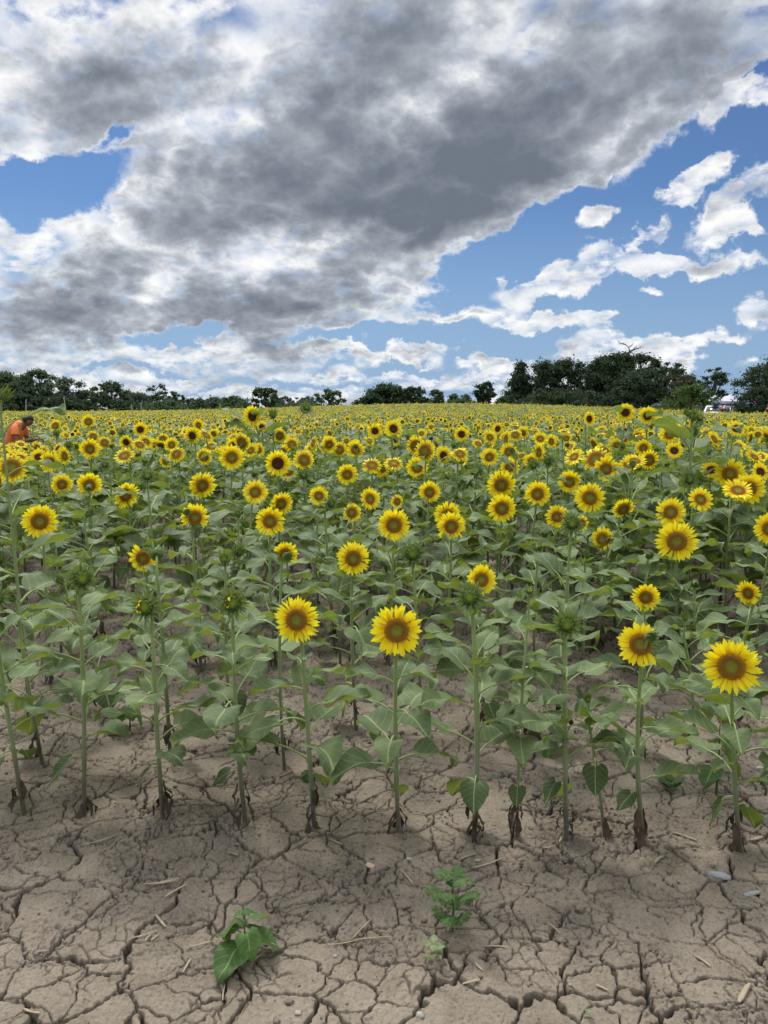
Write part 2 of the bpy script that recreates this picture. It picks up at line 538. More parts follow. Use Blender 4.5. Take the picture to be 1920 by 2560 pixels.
def obj_random(nt):
    """one value per object and per loose piece of its mesh"""
    a = nt.nodes.new('ShaderNodeObjectInfo').outputs['Random']
    b = nt.nodes.new('ShaderNodeNewGeometry').outputs['Random Per Island']
    return math_node(nt, 'FRACT', math_node(nt, 'ADD', a, b))

def simple_mat(name, col, rough=0.7, var=0.25, nscale=6.0, spec=0.3, bump=0.0, bdist=0.01, metal=0.0):
    mt, nt, out = new_mat(name)
    tcn = nt.nodes.new('ShaderNodeTexCoord').outputs['Object']
    n = noise_node(nt, tcn, nscale, 5, 0.6)
    dk = tuple(c * (1 - var) for c in col); lt = tuple(min(1, c * (1 + var)) for c in col)
    c = mix_col(nt, n, dk, lt)
    nor = bump_node(nt, noise_node(nt, tcn, nscale * 6, 4, 0.6), bump, bdist) if bump else None
    b = principled(nt, c, rough, spec, nor)
    b.inputs['Metallic'].default_value = metal
    nt.links.new(b.outputs[0], out.inputs[0])
    return mt

def soil_mat():
    mt, nt, out = new_mat('dry_soil')
    pos = nt.nodes.new('ShaderNodeNewGeometry').outputs['Position']
    big = noise_node(nt, pos, 1.1, 4, 0.55)
    mid = noise_node(nt, pos, 9.0, 6, 0.65)
    fin = noise_node(nt, pos, 120.0, 5, 0.7)
    at_ = nt.nodes.new('ShaderNodeAttribute'); at_.attribute_name = 'loose'
    f = math_node(nt, 'ADD', math_node(nt, 'MULTIPLY', big, 0.45), math_node(nt, 'MULTIPLY', mid, 0.55))
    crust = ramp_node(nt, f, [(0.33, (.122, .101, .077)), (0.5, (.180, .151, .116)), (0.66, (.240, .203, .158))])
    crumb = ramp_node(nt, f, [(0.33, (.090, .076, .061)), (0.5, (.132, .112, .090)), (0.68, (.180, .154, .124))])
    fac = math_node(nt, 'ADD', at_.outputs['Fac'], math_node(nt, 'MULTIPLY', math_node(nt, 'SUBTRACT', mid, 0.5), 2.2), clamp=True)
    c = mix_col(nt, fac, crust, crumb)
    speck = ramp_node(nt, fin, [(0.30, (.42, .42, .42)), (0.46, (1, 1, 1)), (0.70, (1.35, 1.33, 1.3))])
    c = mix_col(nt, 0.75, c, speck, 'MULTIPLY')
    # shade of the cracks painted into the soil colour, darkened along the crack lines
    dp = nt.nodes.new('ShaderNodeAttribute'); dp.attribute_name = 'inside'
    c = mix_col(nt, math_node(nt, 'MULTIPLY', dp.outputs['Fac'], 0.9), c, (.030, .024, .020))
    hgt = math_node(nt, 'ADD', math_node(nt, 'MULTIPLY', fin, 0.5), noise_node(nt, pos, 45.0, 5, 0.65))
    nor = bump_node(nt, hgt, 0.8, 0.008)
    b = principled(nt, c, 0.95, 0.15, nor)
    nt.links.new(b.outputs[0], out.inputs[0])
    return mt

def leaf_mat(name, top, back, veins=True, trans=0.30, rough=0.62):
    mt, nt, out = new_mat(name)
    uv = nt.nodes.new('ShaderNodeUVMap').outputs[0]
    sp = nt.nodes.new('ShaderNodeSeparateXYZ'); nt.links.new(uv, sp.inputs[0])
    U, V = sp.outputs[0], sp.outputs[1]
    r = obj_random(nt)
    pos = nt.nodes.new('ShaderNodeTexCoord').outputs['Object']
    n = noise_node(nt, pos, 22.0, 4, 0.6)
    lo = tuple(c * 0.74 for c in top); hi = (top[0] * 1.42, top[1] * 1.24, top[2] * 1.15)
    f = math_node(nt, 'ADD', math_node(nt, 'MULTIPLY', r, 0.75), math_node(nt, 'MULTIPLY', math_node(nt, 'SUBTRACT', n, 0.4), 0.6), clamp=True)
    c = mix_col(nt, f, lo, hi)
    geo = nt.nodes.new('ShaderNodeNewGeometry')
    bk = mix_col(nt, f, tuple(c_ * 0.85 for c_ in back), tuple(c_ * 1.15 for c_ in back))
    nor = None
    if veins:
        au = math_node(nt, 'ABSOLUTE', math_node(nt, 'SUBTRACT', U, 0.5))
        mid = math_node(nt, 'SUBTRACT', 1.0, math_node(nt, 'DIVIDE', au, 0.035), clamp=True)
        # side veins run obliquely forward from the midrib
        ph = math_node(nt, 'MULTIPLY', math_node(nt, 'SUBTRACT', V, math_node(nt, 'MULTIPLY', au, 0.75)), 5.5)
        fr = math_node(nt, 'ABSOLUTE', math_node(nt, 'SUBTRACT', math_node(nt, 'FRACT', math_node(nt, 'ADD', ph, 10.0)), 0.5))
        side = math_node(nt, 'MULTIPLY', math_node(nt, 'SUBTRACT', 1.0, math_node(nt, 'DIVIDE', fr, 0.07), clamp=True), 0.55)
        v = math_node(nt, 'MAXIMUM', mid, side)
        c = mix_col(nt, math_node(nt, 'MULTIPLY', v, 0.7), c, (.38, .46, .22))
        bk = mix_col(nt, math_node(nt, 'MULTIPLY', v, 0.55), bk, (.36, .42, .20))
        hgt = math_node(nt, 'ADD', math_node(nt, 'MULTIPLY', v, -0.7), math_node(nt, 'MULTIPLY', noise_node(nt, pos, 70.0, 4, 0.6), 0.8))
        nor = bump_node(nt, hgt, 0.5, 0.003)
    col = mix_col(nt, geo.outputs['Backfacing'], c, bk)
    b = principled(nt, col, rough, 0.22, nor)
    b.inputs['Sheen Weight'].default_value = 0.05
    b.inputs['Sheen Roughness'].default_value = 0.6
    t = nt.nodes.new('ShaderNodeBsdfTranslucent')
    tcx = mix_col(nt, 0.5, col, (.34, .42, .03))
    nt.links.new(tcx, t.inputs['Color'])
    ms = nt.nodes.new('ShaderNodeMixShader'); ms.inputs[0].default_value = trans
    nt.links.new(b.outputs[0], ms.inputs[1]); nt.links.new(t.outputs[0], ms.inputs[2])
    nt.links.new(ms.outputs[0], out.inputs[0])
    return mt

def petal_mat():
    mt, nt, out = new_mat('yellow_petal')
    uv = nt.nodes.new('ShaderNodeUVMap').outputs[0]
    sp = nt.nodes.new('ShaderNodeSeparateXYZ'); nt.links.new(uv, sp.inputs[0])
    r = obj_random(nt)
    tip = mix_col(nt, r, (.93, .77, .006), (.97, .87, .02))
    c = mix_col(nt, math_node(nt, 'POWER', math_node(nt, 'SUBTRACT', 1.0, sp.outputs[1], clamp=True), 3.0), tip, (.86, .44, .004))
    st = math_node(nt, 'SINE', math_node(nt, 'MULTIPLY', sp.outputs[0], 44.0))
    nor = bump_node(nt, st, 0.35, 0.0008)
    b = principled(nt, c, 0.55, 0.25, nor)
    t = nt.nodes.new('ShaderNodeBsdfTranslucent'); nt.links.new(c, t.inputs['Color'])
    ms = nt.nodes.new('ShaderNodeMixShader'); ms.inputs[0].default_value = 0.38
    nt.links.new(b.outputs[0], ms.inputs[1]); nt.links.new(t.outputs[0], ms.inputs[2])
    nt.links.new(ms.outputs[0], out.inputs[0])
    return mt

def disc_mat(name, stops):
    mt, nt, out = new_mat(name)
    uv = nt.nodes.new('ShaderNodeUVMap').outputs[0]
    sp = nt.nodes.new('ShaderNodeSeparateXYZ'); nt.links.new(uv, sp.inputs[0])
    pos = nt.nodes.new('ShaderNodeTexCoord').outputs['Object']
    n = noise_node(nt, pos, 160.0, 3, 0.6)
    f = math_node(nt, 'ADD', sp.outputs[1], math_node(nt, 'MULTIPLY', math_node(nt, 'SUBTRACT', n, 0.5), 0.18))
    c = ramp_node(nt, f, stops)
    c = mix_col(nt, n, mix_col(nt, 0.0, c, (0, 0, 0)), c)
    vo = nt.nodes.new('ShaderNodeTexVoronoi'); vo.inputs['Scale'].default_value = 330.0
    nt.links.new(pos, vo.inputs['Vector'])
    nor = bump_node(nt, math_node(nt, 'SUBTRACT', 1.0, vo.outputs['Distance']), 0.7, 0.002)
    b = principled(nt, c, 0.8, 0.2, nor)
    nt.links.new(b.outputs[0], out.inputs[0])
    return mt

def stem_mat():
    mt, nt, out = new_mat('sunflower_stem')
    uv = nt.nodes.new('ShaderNodeUVMap').outputs[0]
    sp = nt.nodes.new('ShaderNodeSeparateXYZ'); nt.links.new(uv, sp.inputs[0])
    pos = nt.nodes.new('ShaderNodeTexCoord').outputs['Object']
    n = noise_node(nt, pos, 14.0, 5, 0.6)
    f = math_node(nt, 'ADD', sp.outputs[1], math_node(nt, 'MULTIPLY', math_node(nt, 'SUBTRACT', n, 0.5), 0.22))
    c = ramp_node(nt, f, [(0.0, (.075, .055, .04)), (0.16, (.10, .085, .05)), (0.36, (.20, .25, .11)), (0.6, (.20, .27, .075)), (1.0, (.22, .31, .085))])
    ridge = math_node(nt, 'SINE', math_node(nt, 'MULTIPLY', sp.outputs[0], 56.0))
    nor = bump_node(nt, math_node(nt, 'ADD', math_node(nt, 'MULTIPLY', ridge, 0.4), noise_node(nt, pos, 120.0, 3, 0.6)), 0.4, 0.002)
    b = principled(nt, c, 0.6, 0.3, nor)
    b.inputs['Sheen Weight'].default_value = 0.3
    nt.links.new(b.outputs[0], out.inputs[0])
    return mt

M_SOIL = soil_mat()
M_LEAF = leaf_mat('sunflower_leaf', (.103, .162, .068), (.13, .19, .045))
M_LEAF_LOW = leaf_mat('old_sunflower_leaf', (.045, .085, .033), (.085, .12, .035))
M_WEED = leaf_mat('seedling_leaf', (.060, .135, .035), (.09, .16, .03), trans=0.35)
M_RAG = leaf_mat('ragweed_leaf', (.060, .120, .036), (.08, .13, .036), veins=False, trans=0.3)
M_PALE = leaf_mat('pale_weed_leaf', (.20, .27, .14), (.22, .28, .14), veins=False, trans=0.3)
M_BRACT = leaf_mat('green_bract', (.10, .17, .05), (.12, .18, .055), veins=False, trans=0.2)
M_DRY = simple_mat('dried_leaf', (.075, .056, .040), 0.9, 0.5, 30, 0.2, 0.5, 0.004)
M_STEM = stem_mat()
M_PETAL = petal_mat()
M_PETIOLE = simple_mat('leaf_stalk', (.25, .33, .12), 0.55, 0.15, 20)
M_DISC = disc_mat('brown_green_disc', [(0.0, (.19, .20, .02)), (0.36, (.19, .17, .02)), (0.50, (.17, .090, .012)), (0.80, (.29, .145, .014)), (1.0, (.40, .22, .014))])
M_DISC_DARK = disc_mat('dark_brown_disc', [(0.0, (.06, .035, .012)), (0.35, (.045, .018, .008)), (0.7, (.07, .025, .008)), (1.0, (.10, .04, .008))])
M_BUDC = disc_mat('bud_centre', [(0.0, (.20, .24, .02)), (0.4, (.13, .19, .02)), (0.75, (.07, .13, .015)), (1.0, (.05, .10, .015))])
M_BARK = simple_mat('bark', (.10, .085, .07), 0.9, 0.35, 4, 0.2, 0.6, 0.03)
M_STRAW = simple_mat('straw', (.27, .22, .155), 0.85, 0.5, 25, 0.2, 0.4, 0.002)
M_STONE = simple_mat('pale_stone', (.27, .28, .275), 0.85, 0.25, 30, 0.3, 0.5, 0.003)

# ================================================================== ground: one sheet to the horizon
def build_ground():
    ys = [1.25]
    while ys[-1] < 14:
        ys.append(ys[-1] * (1 + 0.0017 * (1 if ys[-1] < 2.8 else 1.0 + (ys[-1] - 2.8) * 0.8)))
    near = np.array(ys)
    yr = np.concatenate([[-60, -20, -6, -2, 0, 0.6, 1.0, 1.15], near, 14.5 + (np.arange(1, 60) / 59.0) ** 2 * 150, [200, 280, 400, 700, 1200, 2500]])
    us = np.linspace(-1, 1, 1500)
    ext = np.array([1.02, 1.06, 1.15, 1.3, 1.6, 2.2, 3.5, 6, 12, 25])
    u = np.concatenate([-ext[::-1], us, ext])
    half = np.clip(np.abs(yr), 1.25, None) * 0.60 + 0.95
    Xg = u[None, :] * half[:, None]; Yg = np.repeat(yr[:, None], len(u), 1)
    x, y = Xg.ravel(), Yg.ravel()
    z = terrain(x, y)
    h = np.zeros_like(x); rough = np.full_like(x, 0.6)
    mk = (np.abs(y - 9) < 13)
    hh, rr = soil(x[mk], y[mk])
    h[mk] = hh; rough[mk] = rr
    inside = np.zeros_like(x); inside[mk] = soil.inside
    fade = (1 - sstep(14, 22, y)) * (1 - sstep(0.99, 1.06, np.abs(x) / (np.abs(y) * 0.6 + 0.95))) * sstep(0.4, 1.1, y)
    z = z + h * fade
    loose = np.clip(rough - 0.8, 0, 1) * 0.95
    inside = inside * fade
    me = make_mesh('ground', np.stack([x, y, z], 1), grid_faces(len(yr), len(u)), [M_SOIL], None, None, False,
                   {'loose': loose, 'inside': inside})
    o = link('ground', me)
    tag(o, 'dry grey-brown cracked soil of the sunflower field', 'ground', kind='structure')
build_ground()
# ================================================================== sunflower pieces
def leaf_geo(Ln, Wd, th0, droop, wav, fold, seed, pet=0.09, pang=50, nt=13, ns=9, twist=0.0, mi=0, pmi=1, psides=5):
    """a heart-shaped blade on a petiole that leaves the stem at the origin along +X"""
    r = np.random.default_rng(seed)
    g = Geo()
    # petiole: rises, then arches outwards
    k = 6 if psides > 3 else 3
    s = np.linspace(0, 1, k)
    a0, a1 = R(pang), th0
    ang = a0 + (a1 - a0) * s ** 1.5
    px = np.concatenate([[0], np.cumsum(np.cos(ang[1:]) * pet / (k - 1))]); pz = np.concatenate([[0], np.cumsum(np.sin(ang[1:]) * pet / (k - 1))])
    tube(np.stack([px, np.zeros(k), pz], 1), np.linspace(0.0042, 0.0026, k) * (0.6 + Ln * 2.8), psides, g, pmi, False)
    ox, oz = px[-1], pz[-1]
    tk = np.array([0, .05, .12, .25, .4, .6, .8, .92, 1.0]); wk = np.array([.45, .72, .9, 1.0, .96, .74, .40, .17, 0.0])
    t = np.linspace(0, 1, nt) ** 1.05
    w = np.interp(t, tk, wk) * Wd / 2
    th = th0 + R(8) - droop * t ** 1.2
    cx = np.concatenate([[0], np.cumsum(np.cos(th[1:]) * np.diff(t) * Ln)]); cz = np.concatenate([[0], np.cumsum(np.sin(th[1:]) * np.diff(t) * Ln)])
    sg = np.linspace(-1, 1, ns)
    T, S = np.meshgrid(np.arange(nt), sg, indexing='ij')
    T = T.ravel(); S = S.ravel(); tt = t[T]
    lobe = -0.17 * Ln * np.abs(S) ** 1.3 * (1 - tt) ** 3
    ph = r.random(4) * 6.28
    jag = 1 + (r.random(len(S)) - .5) * 0.14 * (np.abs(S) > .9)
    y = S * w[T] * jag
    up = np.abs(S) * w[T] * fold + wav * Wd * (np.sin(tt * 9 + ph[0] + S * 1.5) * np.abs(S) ** 1.5 + 0.5 * np.sin(tt * 5 + ph[1] - S * 2.5))* (0.3 + tt)
    nx, nz = -np.sin(th[T]), np.cos(th[T])
    tx, tz = np.cos(th[T]), np.sin(th[T])
    tw = twist * tt
    yy = y * np.cos(tw) - up * np.sin(tw); uu = y * np.sin(tw) + up * np.cos(tw)
    v = np.stack([ox + cx[T] + lobe * tx + uu * nx, yy + 0.12 * Ln * np.sin(ph[2]) * tt ** 2, oz + cz[T] + lobe * tz + uu * nz], 1)
    g.add(v, grid_faces(nt, ns)[:, ::-1], mi, np.stack([0.5 + S * 0.5 * np.interp(tt, tk, wk), tt], 1))
    return g

def petals_geo(r0, Lp, n, seed, layers=2, seg=(5, 3), back=0.15, wid=0.30, mi=0, span=(0, 1), curl=0.5):
    r = np.random.default_rng(seed)
    g = Geo()
    nt, ns = seg
    for la in range(layers):
        for i in range(n):
            a = (i + 0.5 * la + r.normal(0, .12)) / n
            if not (span[0] <= a % 1.0 <= span[1]):
                continue
            a *= 2 * np.pi
            ln = Lp * (1 + r.normal(0, .09)) * (1 - .06 * la); wd = Lp * wid * (1 + r.normal(0, .12))
            t = np.linspace(0, 1, nt)
            w = wd / 2 * np.interp(t, [0, .2, .5, .75, .92, 1], [.5, .85, 1, .80, .36, 0.0])
            el = R(22 - 16 * la) + r.normal(0, .13) - back
            th = el - (curl * (r.random() - 0.25)) * t
            d = np.concatenate([[0], np.cumsum(np.cos(th[1:]) * np.diff(t) * ln)]); h = np.concatenate([[0], np.cumsum(np.sin(th[1:]) * np.diff(t) * ln)])
            s = np.linspace(-1, 1, ns)
            T, S = np.meshgrid(np.arange(nt), s, indexing='ij'); T = T.ravel(); S = S.ravel()
            side = r.normal(0, .12) * Lp * t[T] ** 2 + S * w[T]
            rad = r0 + d[T]; hh = h[T] + np.abs(S) * w[T] * 0.35 + r.normal(0, 0.0012) - 0.003 * la
            tw = r.normal(0, .3) * t[T]
            hh = hh + S * w[T] * np.sin(tw)
            ca, sa = math.cos(a), math.sin(a)
            g.add(np.stack([rad * ca - side * sa, rad * sa + side * ca, hh], 1), grid_faces(nt, ns), mi, np.stack([0.5 + S * .5, t[T]], 1))
    return g

def disc_geo(r0, seed, rings=7, segs=20, florets=0, mi=0, dome=0.16):
    r = np.random.default_rng(seed)
    g = Geo()
    rr = np.linspace(0.02, 1.0, rings); a = np.arange(segs) / segs * 2 * np.pi
    Rr, A = np.meshgrid(rr, a, indexing='ij'); Rr = Rr.ravel(); A = A.ravel()
    z = dome * r0 * (1 - Rr ** 2.5) - 0.09 * r0 * np.exp(-(Rr / .35) ** 2) + 0.05 * r0 * np.exp(-((Rr - .75) / .15) ** 2)
    v = np.stack([Rr * r0 * np.cos(A), Rr * r0 * np.sin(A), z], 1)
    g.add(v, grid_faces(rings, segs, True), mi, np.stack([A / 6.28, Rr], 1))
    # rim folding back
    v2 = np.stack([r0 * 1.0 * np.cos(a), r0 * 1.0 * np.sin(a), np.zeros(segs)], 1); v3 = v2 * 0.8; v3[:, 2] = -r0 * .3
    g.add(np.vstack([v2, v3]), grid_faces(2, segs, True)[:, ::-1] , mi, np.tile([[0, 1]], (2 * segs, 1)))
    for k in range(florets):
        q = math.sqrt((k + .5) / florets); an = k * 2.39996
        zz = dome * r0 * (1 - q ** 2.5) - 0.09 * r0 * math.exp(-(q / .35) ** 2) + 0.05 * r0 * math.exp(-((q - .75) / .15) ** 2)
        hh = (0.0014 + 0.0030 * float(sstep(.45, .7, q))) * (1 + r.normal(0, .25)); s = r0 * (0.030 + 0.02 * q)
        cx, cyy = q * r0 * math.cos(an), q * r0 * math.sin(an)
        b = np.array([[s, 0, 0], [0, s, 0], [-s, 0, 0], [0, -s, 0], [r.normal(0, .0006), r.normal(0, .0006), hh]]) + [cx, cyy, zz]
        g.add(b, [[0, 1, 4], [1, 2, 4], [2, 3, 4], [3, 0, 4]], mi, np.tile([[0, min(1, q)]], (5, 1)))
    return g

def calyx_geo(r0, seed, n=16, ln=0.4, rings=2, curl=0.4, flare=10, depth=0.5, mi=0, seg=4, bowl=True):
    """receptacle behind the disc with its green pointed bracts"""
    r = np.random.default_rng(seed)
    g = Geo()
    if bowl:
        segs = 14; k = 5
        ph = np.linspace(0, math.pi / 2 * 0.93, k)
        a = np.arange(segs) / segs * 2 * np.pi
        P, A = np.meshgrid(ph, a, indexing='ij'); P = P.ravel(); A = A.ravel()
        rb = r0 * 0.98
        g.add(np.stack([rb * np.cos(P) * np.cos(A), rb * np.cos(P) * np.sin(A), -rb * depth * np.sin(P) - 0.002], 1), grid_faces(k, segs, True)[:, ::-1], mi)
    for la in range(rings):
        for i in range(n):
            a = (i + la * .5 + r.normal(0, .15)) / n * 2 * np.pi
            L_ = ln * (1 + r.normal(0, .15)); wd = r0 * 0.30 * (1 + r.normal(0, .1))
            t = np.linspace(0, 1, seg)
            w = wd / 2 * np.interp(t, [0, .3, .6, 1], [.8, 1, .5, 0.02])
            th = R(flare + la * 14) + r.normal(0, .18) - curl * t * (0.6 + r.random() * .8)
            # start on the bowl side, run outwards
            d = np.concatenate([[0], np.cumsum(np.cos(th[1:]) * np.diff(t) * L_)]); h = np.concatenate([[0], np.cumsum(np.sin(th[1:]) * np.diff(t) * L_)])
            z0 = -r0 * (0.10 + 0.22 * la) * depth * 2; rs = r0 * (1.0 - 0.1 * la)
            S = np.tile([-1., 0, 1.], seg); T = np.repeat(np.arange(seg), 3)
            rad = rs + d[T]; side = S * w[T] + r.normal(0, .10) * L_ * t[T] ** 2; hh = z0 + h[T] + np.abs(S) * w[T] * .3
            ca, sa = math.cos(a), math.sin(a)
            g.add(np.stack([rad * ca - side * sa, rad * sa + side * ca, hh], 1), grid_faces(seg, 3), mi, np.stack([.5 + .5 * S, t[T]], 1))
    return g

# shared head meshes, all drawn for a head 0.19 m across
def head_meshes():
    H = {}
    H['petals'] = [petals_geo(0.042, 0.054, n, 100 + i, back=b, wid=w, curl=c).mesh('petals', [M_PETAL]) for i, (n, b, w, c) in enumerate(
        [(21, .12, .30, .45), (23, .2, .27, .6), (20, .05, .31, .35), (22, .28, .27, .5), (24, .0, .26, .6)])]
    H['petals_small'] = [petals_geo(0.050, 0.044, n, 200 + i, back=b, wid=.34, curl=.9).mesh('petals', [M_PETAL]) for i, (n, b) in enumerate([(19, .35), (18, .1), (20, .6), (17, -.1)])]
    H['petals_part'] = [petals_geo(0.042, 0.052, 17, 300 + i, back=.1, wid=.34, span=sp).mesh('petals', [M_PETAL]) for i, sp in enumerate([(0.35, 1.0), (0.0, .72), (0.2, .8)])]
    H['petals_emerging'] = [petals_geo(0.026, 0.022, 12, 320 + i, layers=1, back=-1.0, wid=.42, curl=-2.2, span=sp).mesh('petals', [M_PETAL]) for i, sp in enumerate([(0, .4), (0, 1), (.5, .8)])]
    H['disc'] = [disc_geo(0.045, 10 + i, florets=260).mesh('disc', [M_DISC]) for i in range(2)]
    H['disc_dark'] = [disc_geo(0.042, 20, florets=200).mesh('disc', [M_DISC_DARK])]
    H['disc_big'] = [disc_geo(0.052, 30, florets=220).mesh('disc', [M_DISC])]
    H['calyx'] = [calyx_geo(0.046, 40 + i, 15, 0.034, 2, .6, 8).mesh('bracts', [M_BRACT]) for i in range(2)]
    H['bud'] = []
    for i in range(3):
        g = calyx_geo(0.031, 50 + i, 13, 0.036, 3, .9, 35 + 8 * (i % 2), 1.0, seg=5)
        g.add_geo(calyx_geo(0.027, 56 + i, 12, 0.024, 2, -2.4, 78, .6, seg=5, bowl=False))
        g.add_geo(calyx_geo(0.033, 59 + i, 9, 0.042, 2, 1.5, 20, 1.0, seg=5, bowl=False), Matrix.Translation((0, 0, -.012)))
        H['bud'].append(g.mesh('bracts', [M_BRACT]))
    H['bud_centre'] = [disc_geo(0.025, 60, dome=.40, florets=90).mesh('bud_centre', [M_BUDC])]
    H['bud_closed'] = [calyx_geo(0.024, 70 + i, 11, 0.040, 4, -.6, 62, 1.0, seg=5).mesh('bracts', [M_BRACT]) for i in range(2)]
    return H
HM = head_meshes()
LV = {'top': [], 'mid': [], 'low': [], 'face': []}
LG = {'top': [], 'mid': [], 'low': [], 'face': []}
for i in range(4):
    LG['top'].append(leaf_geo(.085, .05, R(38 - 8 * i), R(40 + 12 * i), .05, .30, 400 + i, pet=.018, pang=60, twist=.3 * (i - 1.5)))
for i in range(9):
    LG['mid'].append(leaf_geo(.150, .115 + .01 * (i % 3), R([24, 14, 4, 30, 10, 18, -6, 20, 8][i]), R([30, 45, 22, 62, 12, 40, 30, 20, 55][i]), [.09, .13, .11, .16, .10, .14, .12, .17, .13][i],
                             [.22, .35, .10, .25, .40, .2, .32, .12, .28][i], 420 + i, pet=.095 + .014 * (i % 4), pang=58 - 3 * i, twist=[.2, -.3, .4, -.2, .1, -.45, .35, .0, -.1][i]))
for i in range(5):
    LG['low'].append(leaf_geo(.135, .125, R([-38, -52, -30, -60, -45][i]), R([30, 20, 50, 15, 30][i]), .05, .12, 460 + i, pet=.075, pang=38 - 6 * i, twist=.25 * (i - 2)))
for k in LG:
    for gg in LG[k]:
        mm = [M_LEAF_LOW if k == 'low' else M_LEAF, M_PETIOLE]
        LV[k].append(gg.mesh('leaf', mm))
LV['low_pale'] = [gg.mesh('leaf', [M_LEAF, M_PETIOLE]) for gg in LG['low']]

def dried_geo(seed):
    r = np.random.default_rng(seed); g = Geo()
    for k in range(2):
        n = 7; t = np.linspace(0, 1, n); L_ = .05 + r.random() * .045
        w = .012 * np.sin(np.pi * np.clip(t * .85 + .12, 0, 1)) * (1 + .4 * r.standard_normal(n))
        a = r.random() * 6.28
        x = .006 + .022 * np.sin(t * 2.2) + r.normal(0, .003, n); z = -t * L_; yy = r.normal(0, .004, n).cumsum()
        S = np.tile([-1., 0, 1.], n); T = np.repeat(np.arange(n), 3)
        p = np.stack([x[T] + np.abs(S) * .008 * r.random(3 * n), yy[T] + S * w[T], z[T] + r.normal(0, .002, 3 * n)], 1)
        c, s_ = math.cos(a), math.sin(a)
        p = p @ np.array([[c, s_, 0], [-s_, c, 0], [0, 0, 1]]) + [0, 0, r.normal(0, .02)]
        g.add(p, grid_faces(n, 3), 0)
    return g
DRIED = [dried_geo(500 + i).mesh('dried_leaf', [M_DRY], True) for i in range(5)]

def facing(yaw, pitch):
    """rotation turning local +Z to look along the given bearing (0 = towards the camera side, -Y)"""
    n = Vector((math.sin(yaw) * math.cos(pitch), -math.cos(yaw) * math.cos(pitch), math.sin(pitch)))
    q = n.to_track_quat('Z', 'Y')
    return n, q.to_matrix().to_4x4()

def stem_pts(base, head, n, H, kind, r):
    neck = head - n * (0.026 if kind in 'OHD' else 0.03)
    p2 = neck - n * 0.035 - Vector((0, 0, 0.055))
    p1 = base.lerp(p2, 0.5) + Vector((r.normal(0, .020), r.normal(0, .02), 0))
    pts = [base - Vector((0, 0, .05)), base]
    ctrl = [base, p1, p2]
    for t in np.linspace(0.06, 1, 12):
        a = ctrl[0].lerp(ctrl[1], t); b = ctrl[1].lerp(ctrl[2], t)
        pts.append(a.lerp(b, t))
    for t in (0.35, 0.7, 1.0):
        a = p2.lerp(p2 + Vector((0, 0, .05)), t); b = (p2 + Vector((0, 0, .045))).lerp(neck, t)
        pts.append(a.lerp(b, t))
    return pts

def at_along(pts, f):
    """point and direction at fraction f of the height of a polyline"""
    z0, z1 = pts[1].z, pts[13].z
    zt = z0 + (z1 - z0) * f
    for a, b in zip(pts[1:], pts[2:]):
        if a.z <= zt <= b.z:
            k = (zt - a.z) / max(b.z - a.z, 1e-6)
            return a.lerp(b, k)
    return pts[13]

def add_head(root, kind, head, M, D, r, parts=True):
    """flower head as a part of the plant, its petals and disc as sub-parts"""
    s = D / 0.178
    Mh = Matrix.Translation(head) @ M @ Matrix.Rotation(r.random() * 6.28, 4, 'Z') @ Matrix.Scale(s, 4)
    I = Matrix.Identity(4)
    pick = lambda l: l[int(r.integers(len(l)))]
    if kind in ('O', 'D', 'S', 'P'):
        h = link('flower_head', pick(HM['calyx']), root, Mh)
        if kind == 'P':
            link('petals', pick(HM['petals_part']), h, I)
        else:
            link('petals', pick(HM['petals_small' if kind == 'S' else 'petals']), h, I)
        link('disc', pick(HM['disc_dark'] if kind == 'D' else (HM['disc_big'] if kind == 'S' else HM['disc'])), h, I)
    elif kind in ('B', 'H'):
        s = D / 0.10
        Mh = Matrix.Translation(head) @ M @ Matrix.Rotation(r.random() * 6.28, 4, 'Z') @ Matrix.Scale(s, 4)
        h = link('flower_bud', pick(HM['bud']), root, Mh)
        link('bud_centre', HM['bud_centre'][0], h, I)
        if kind == 'H':
            link('petals', pick(HM['petals_emerging']), h, I)
    elif kind == 'C':
        s = D / 0.09
        Mh = Matrix.Translation(head) @ M @ Matrix.Scale(s, 4)
        h = link('flower_bud', pick(HM['bud_closed']), root, Mh)
    return h

def leaf_plan(H, nleaf, r, lo=0.20, size=1.0):
    out = []
    a = r.random() * 6.28
    for i in range(nleaf):
        f = lo + (0.985 - lo) * (i / max(nleaf - 1, 1)) ** 0.92 + r.normal(0, .012)
        a += 2.3999 + r.normal(0, .35)
        if f < lo + 0.055: k = 'low'
        elif f > 0.93: k = 'top'
        else: k = 'mid'
        s = size * (1.0 + r.normal(0, .13)) * (0.92 if k == 'low' else (1.12 - 0.55 * max(0, f - .55) / .45 if k == 'mid' else 0.95))
        out.append((f, a, k, s))
    return out

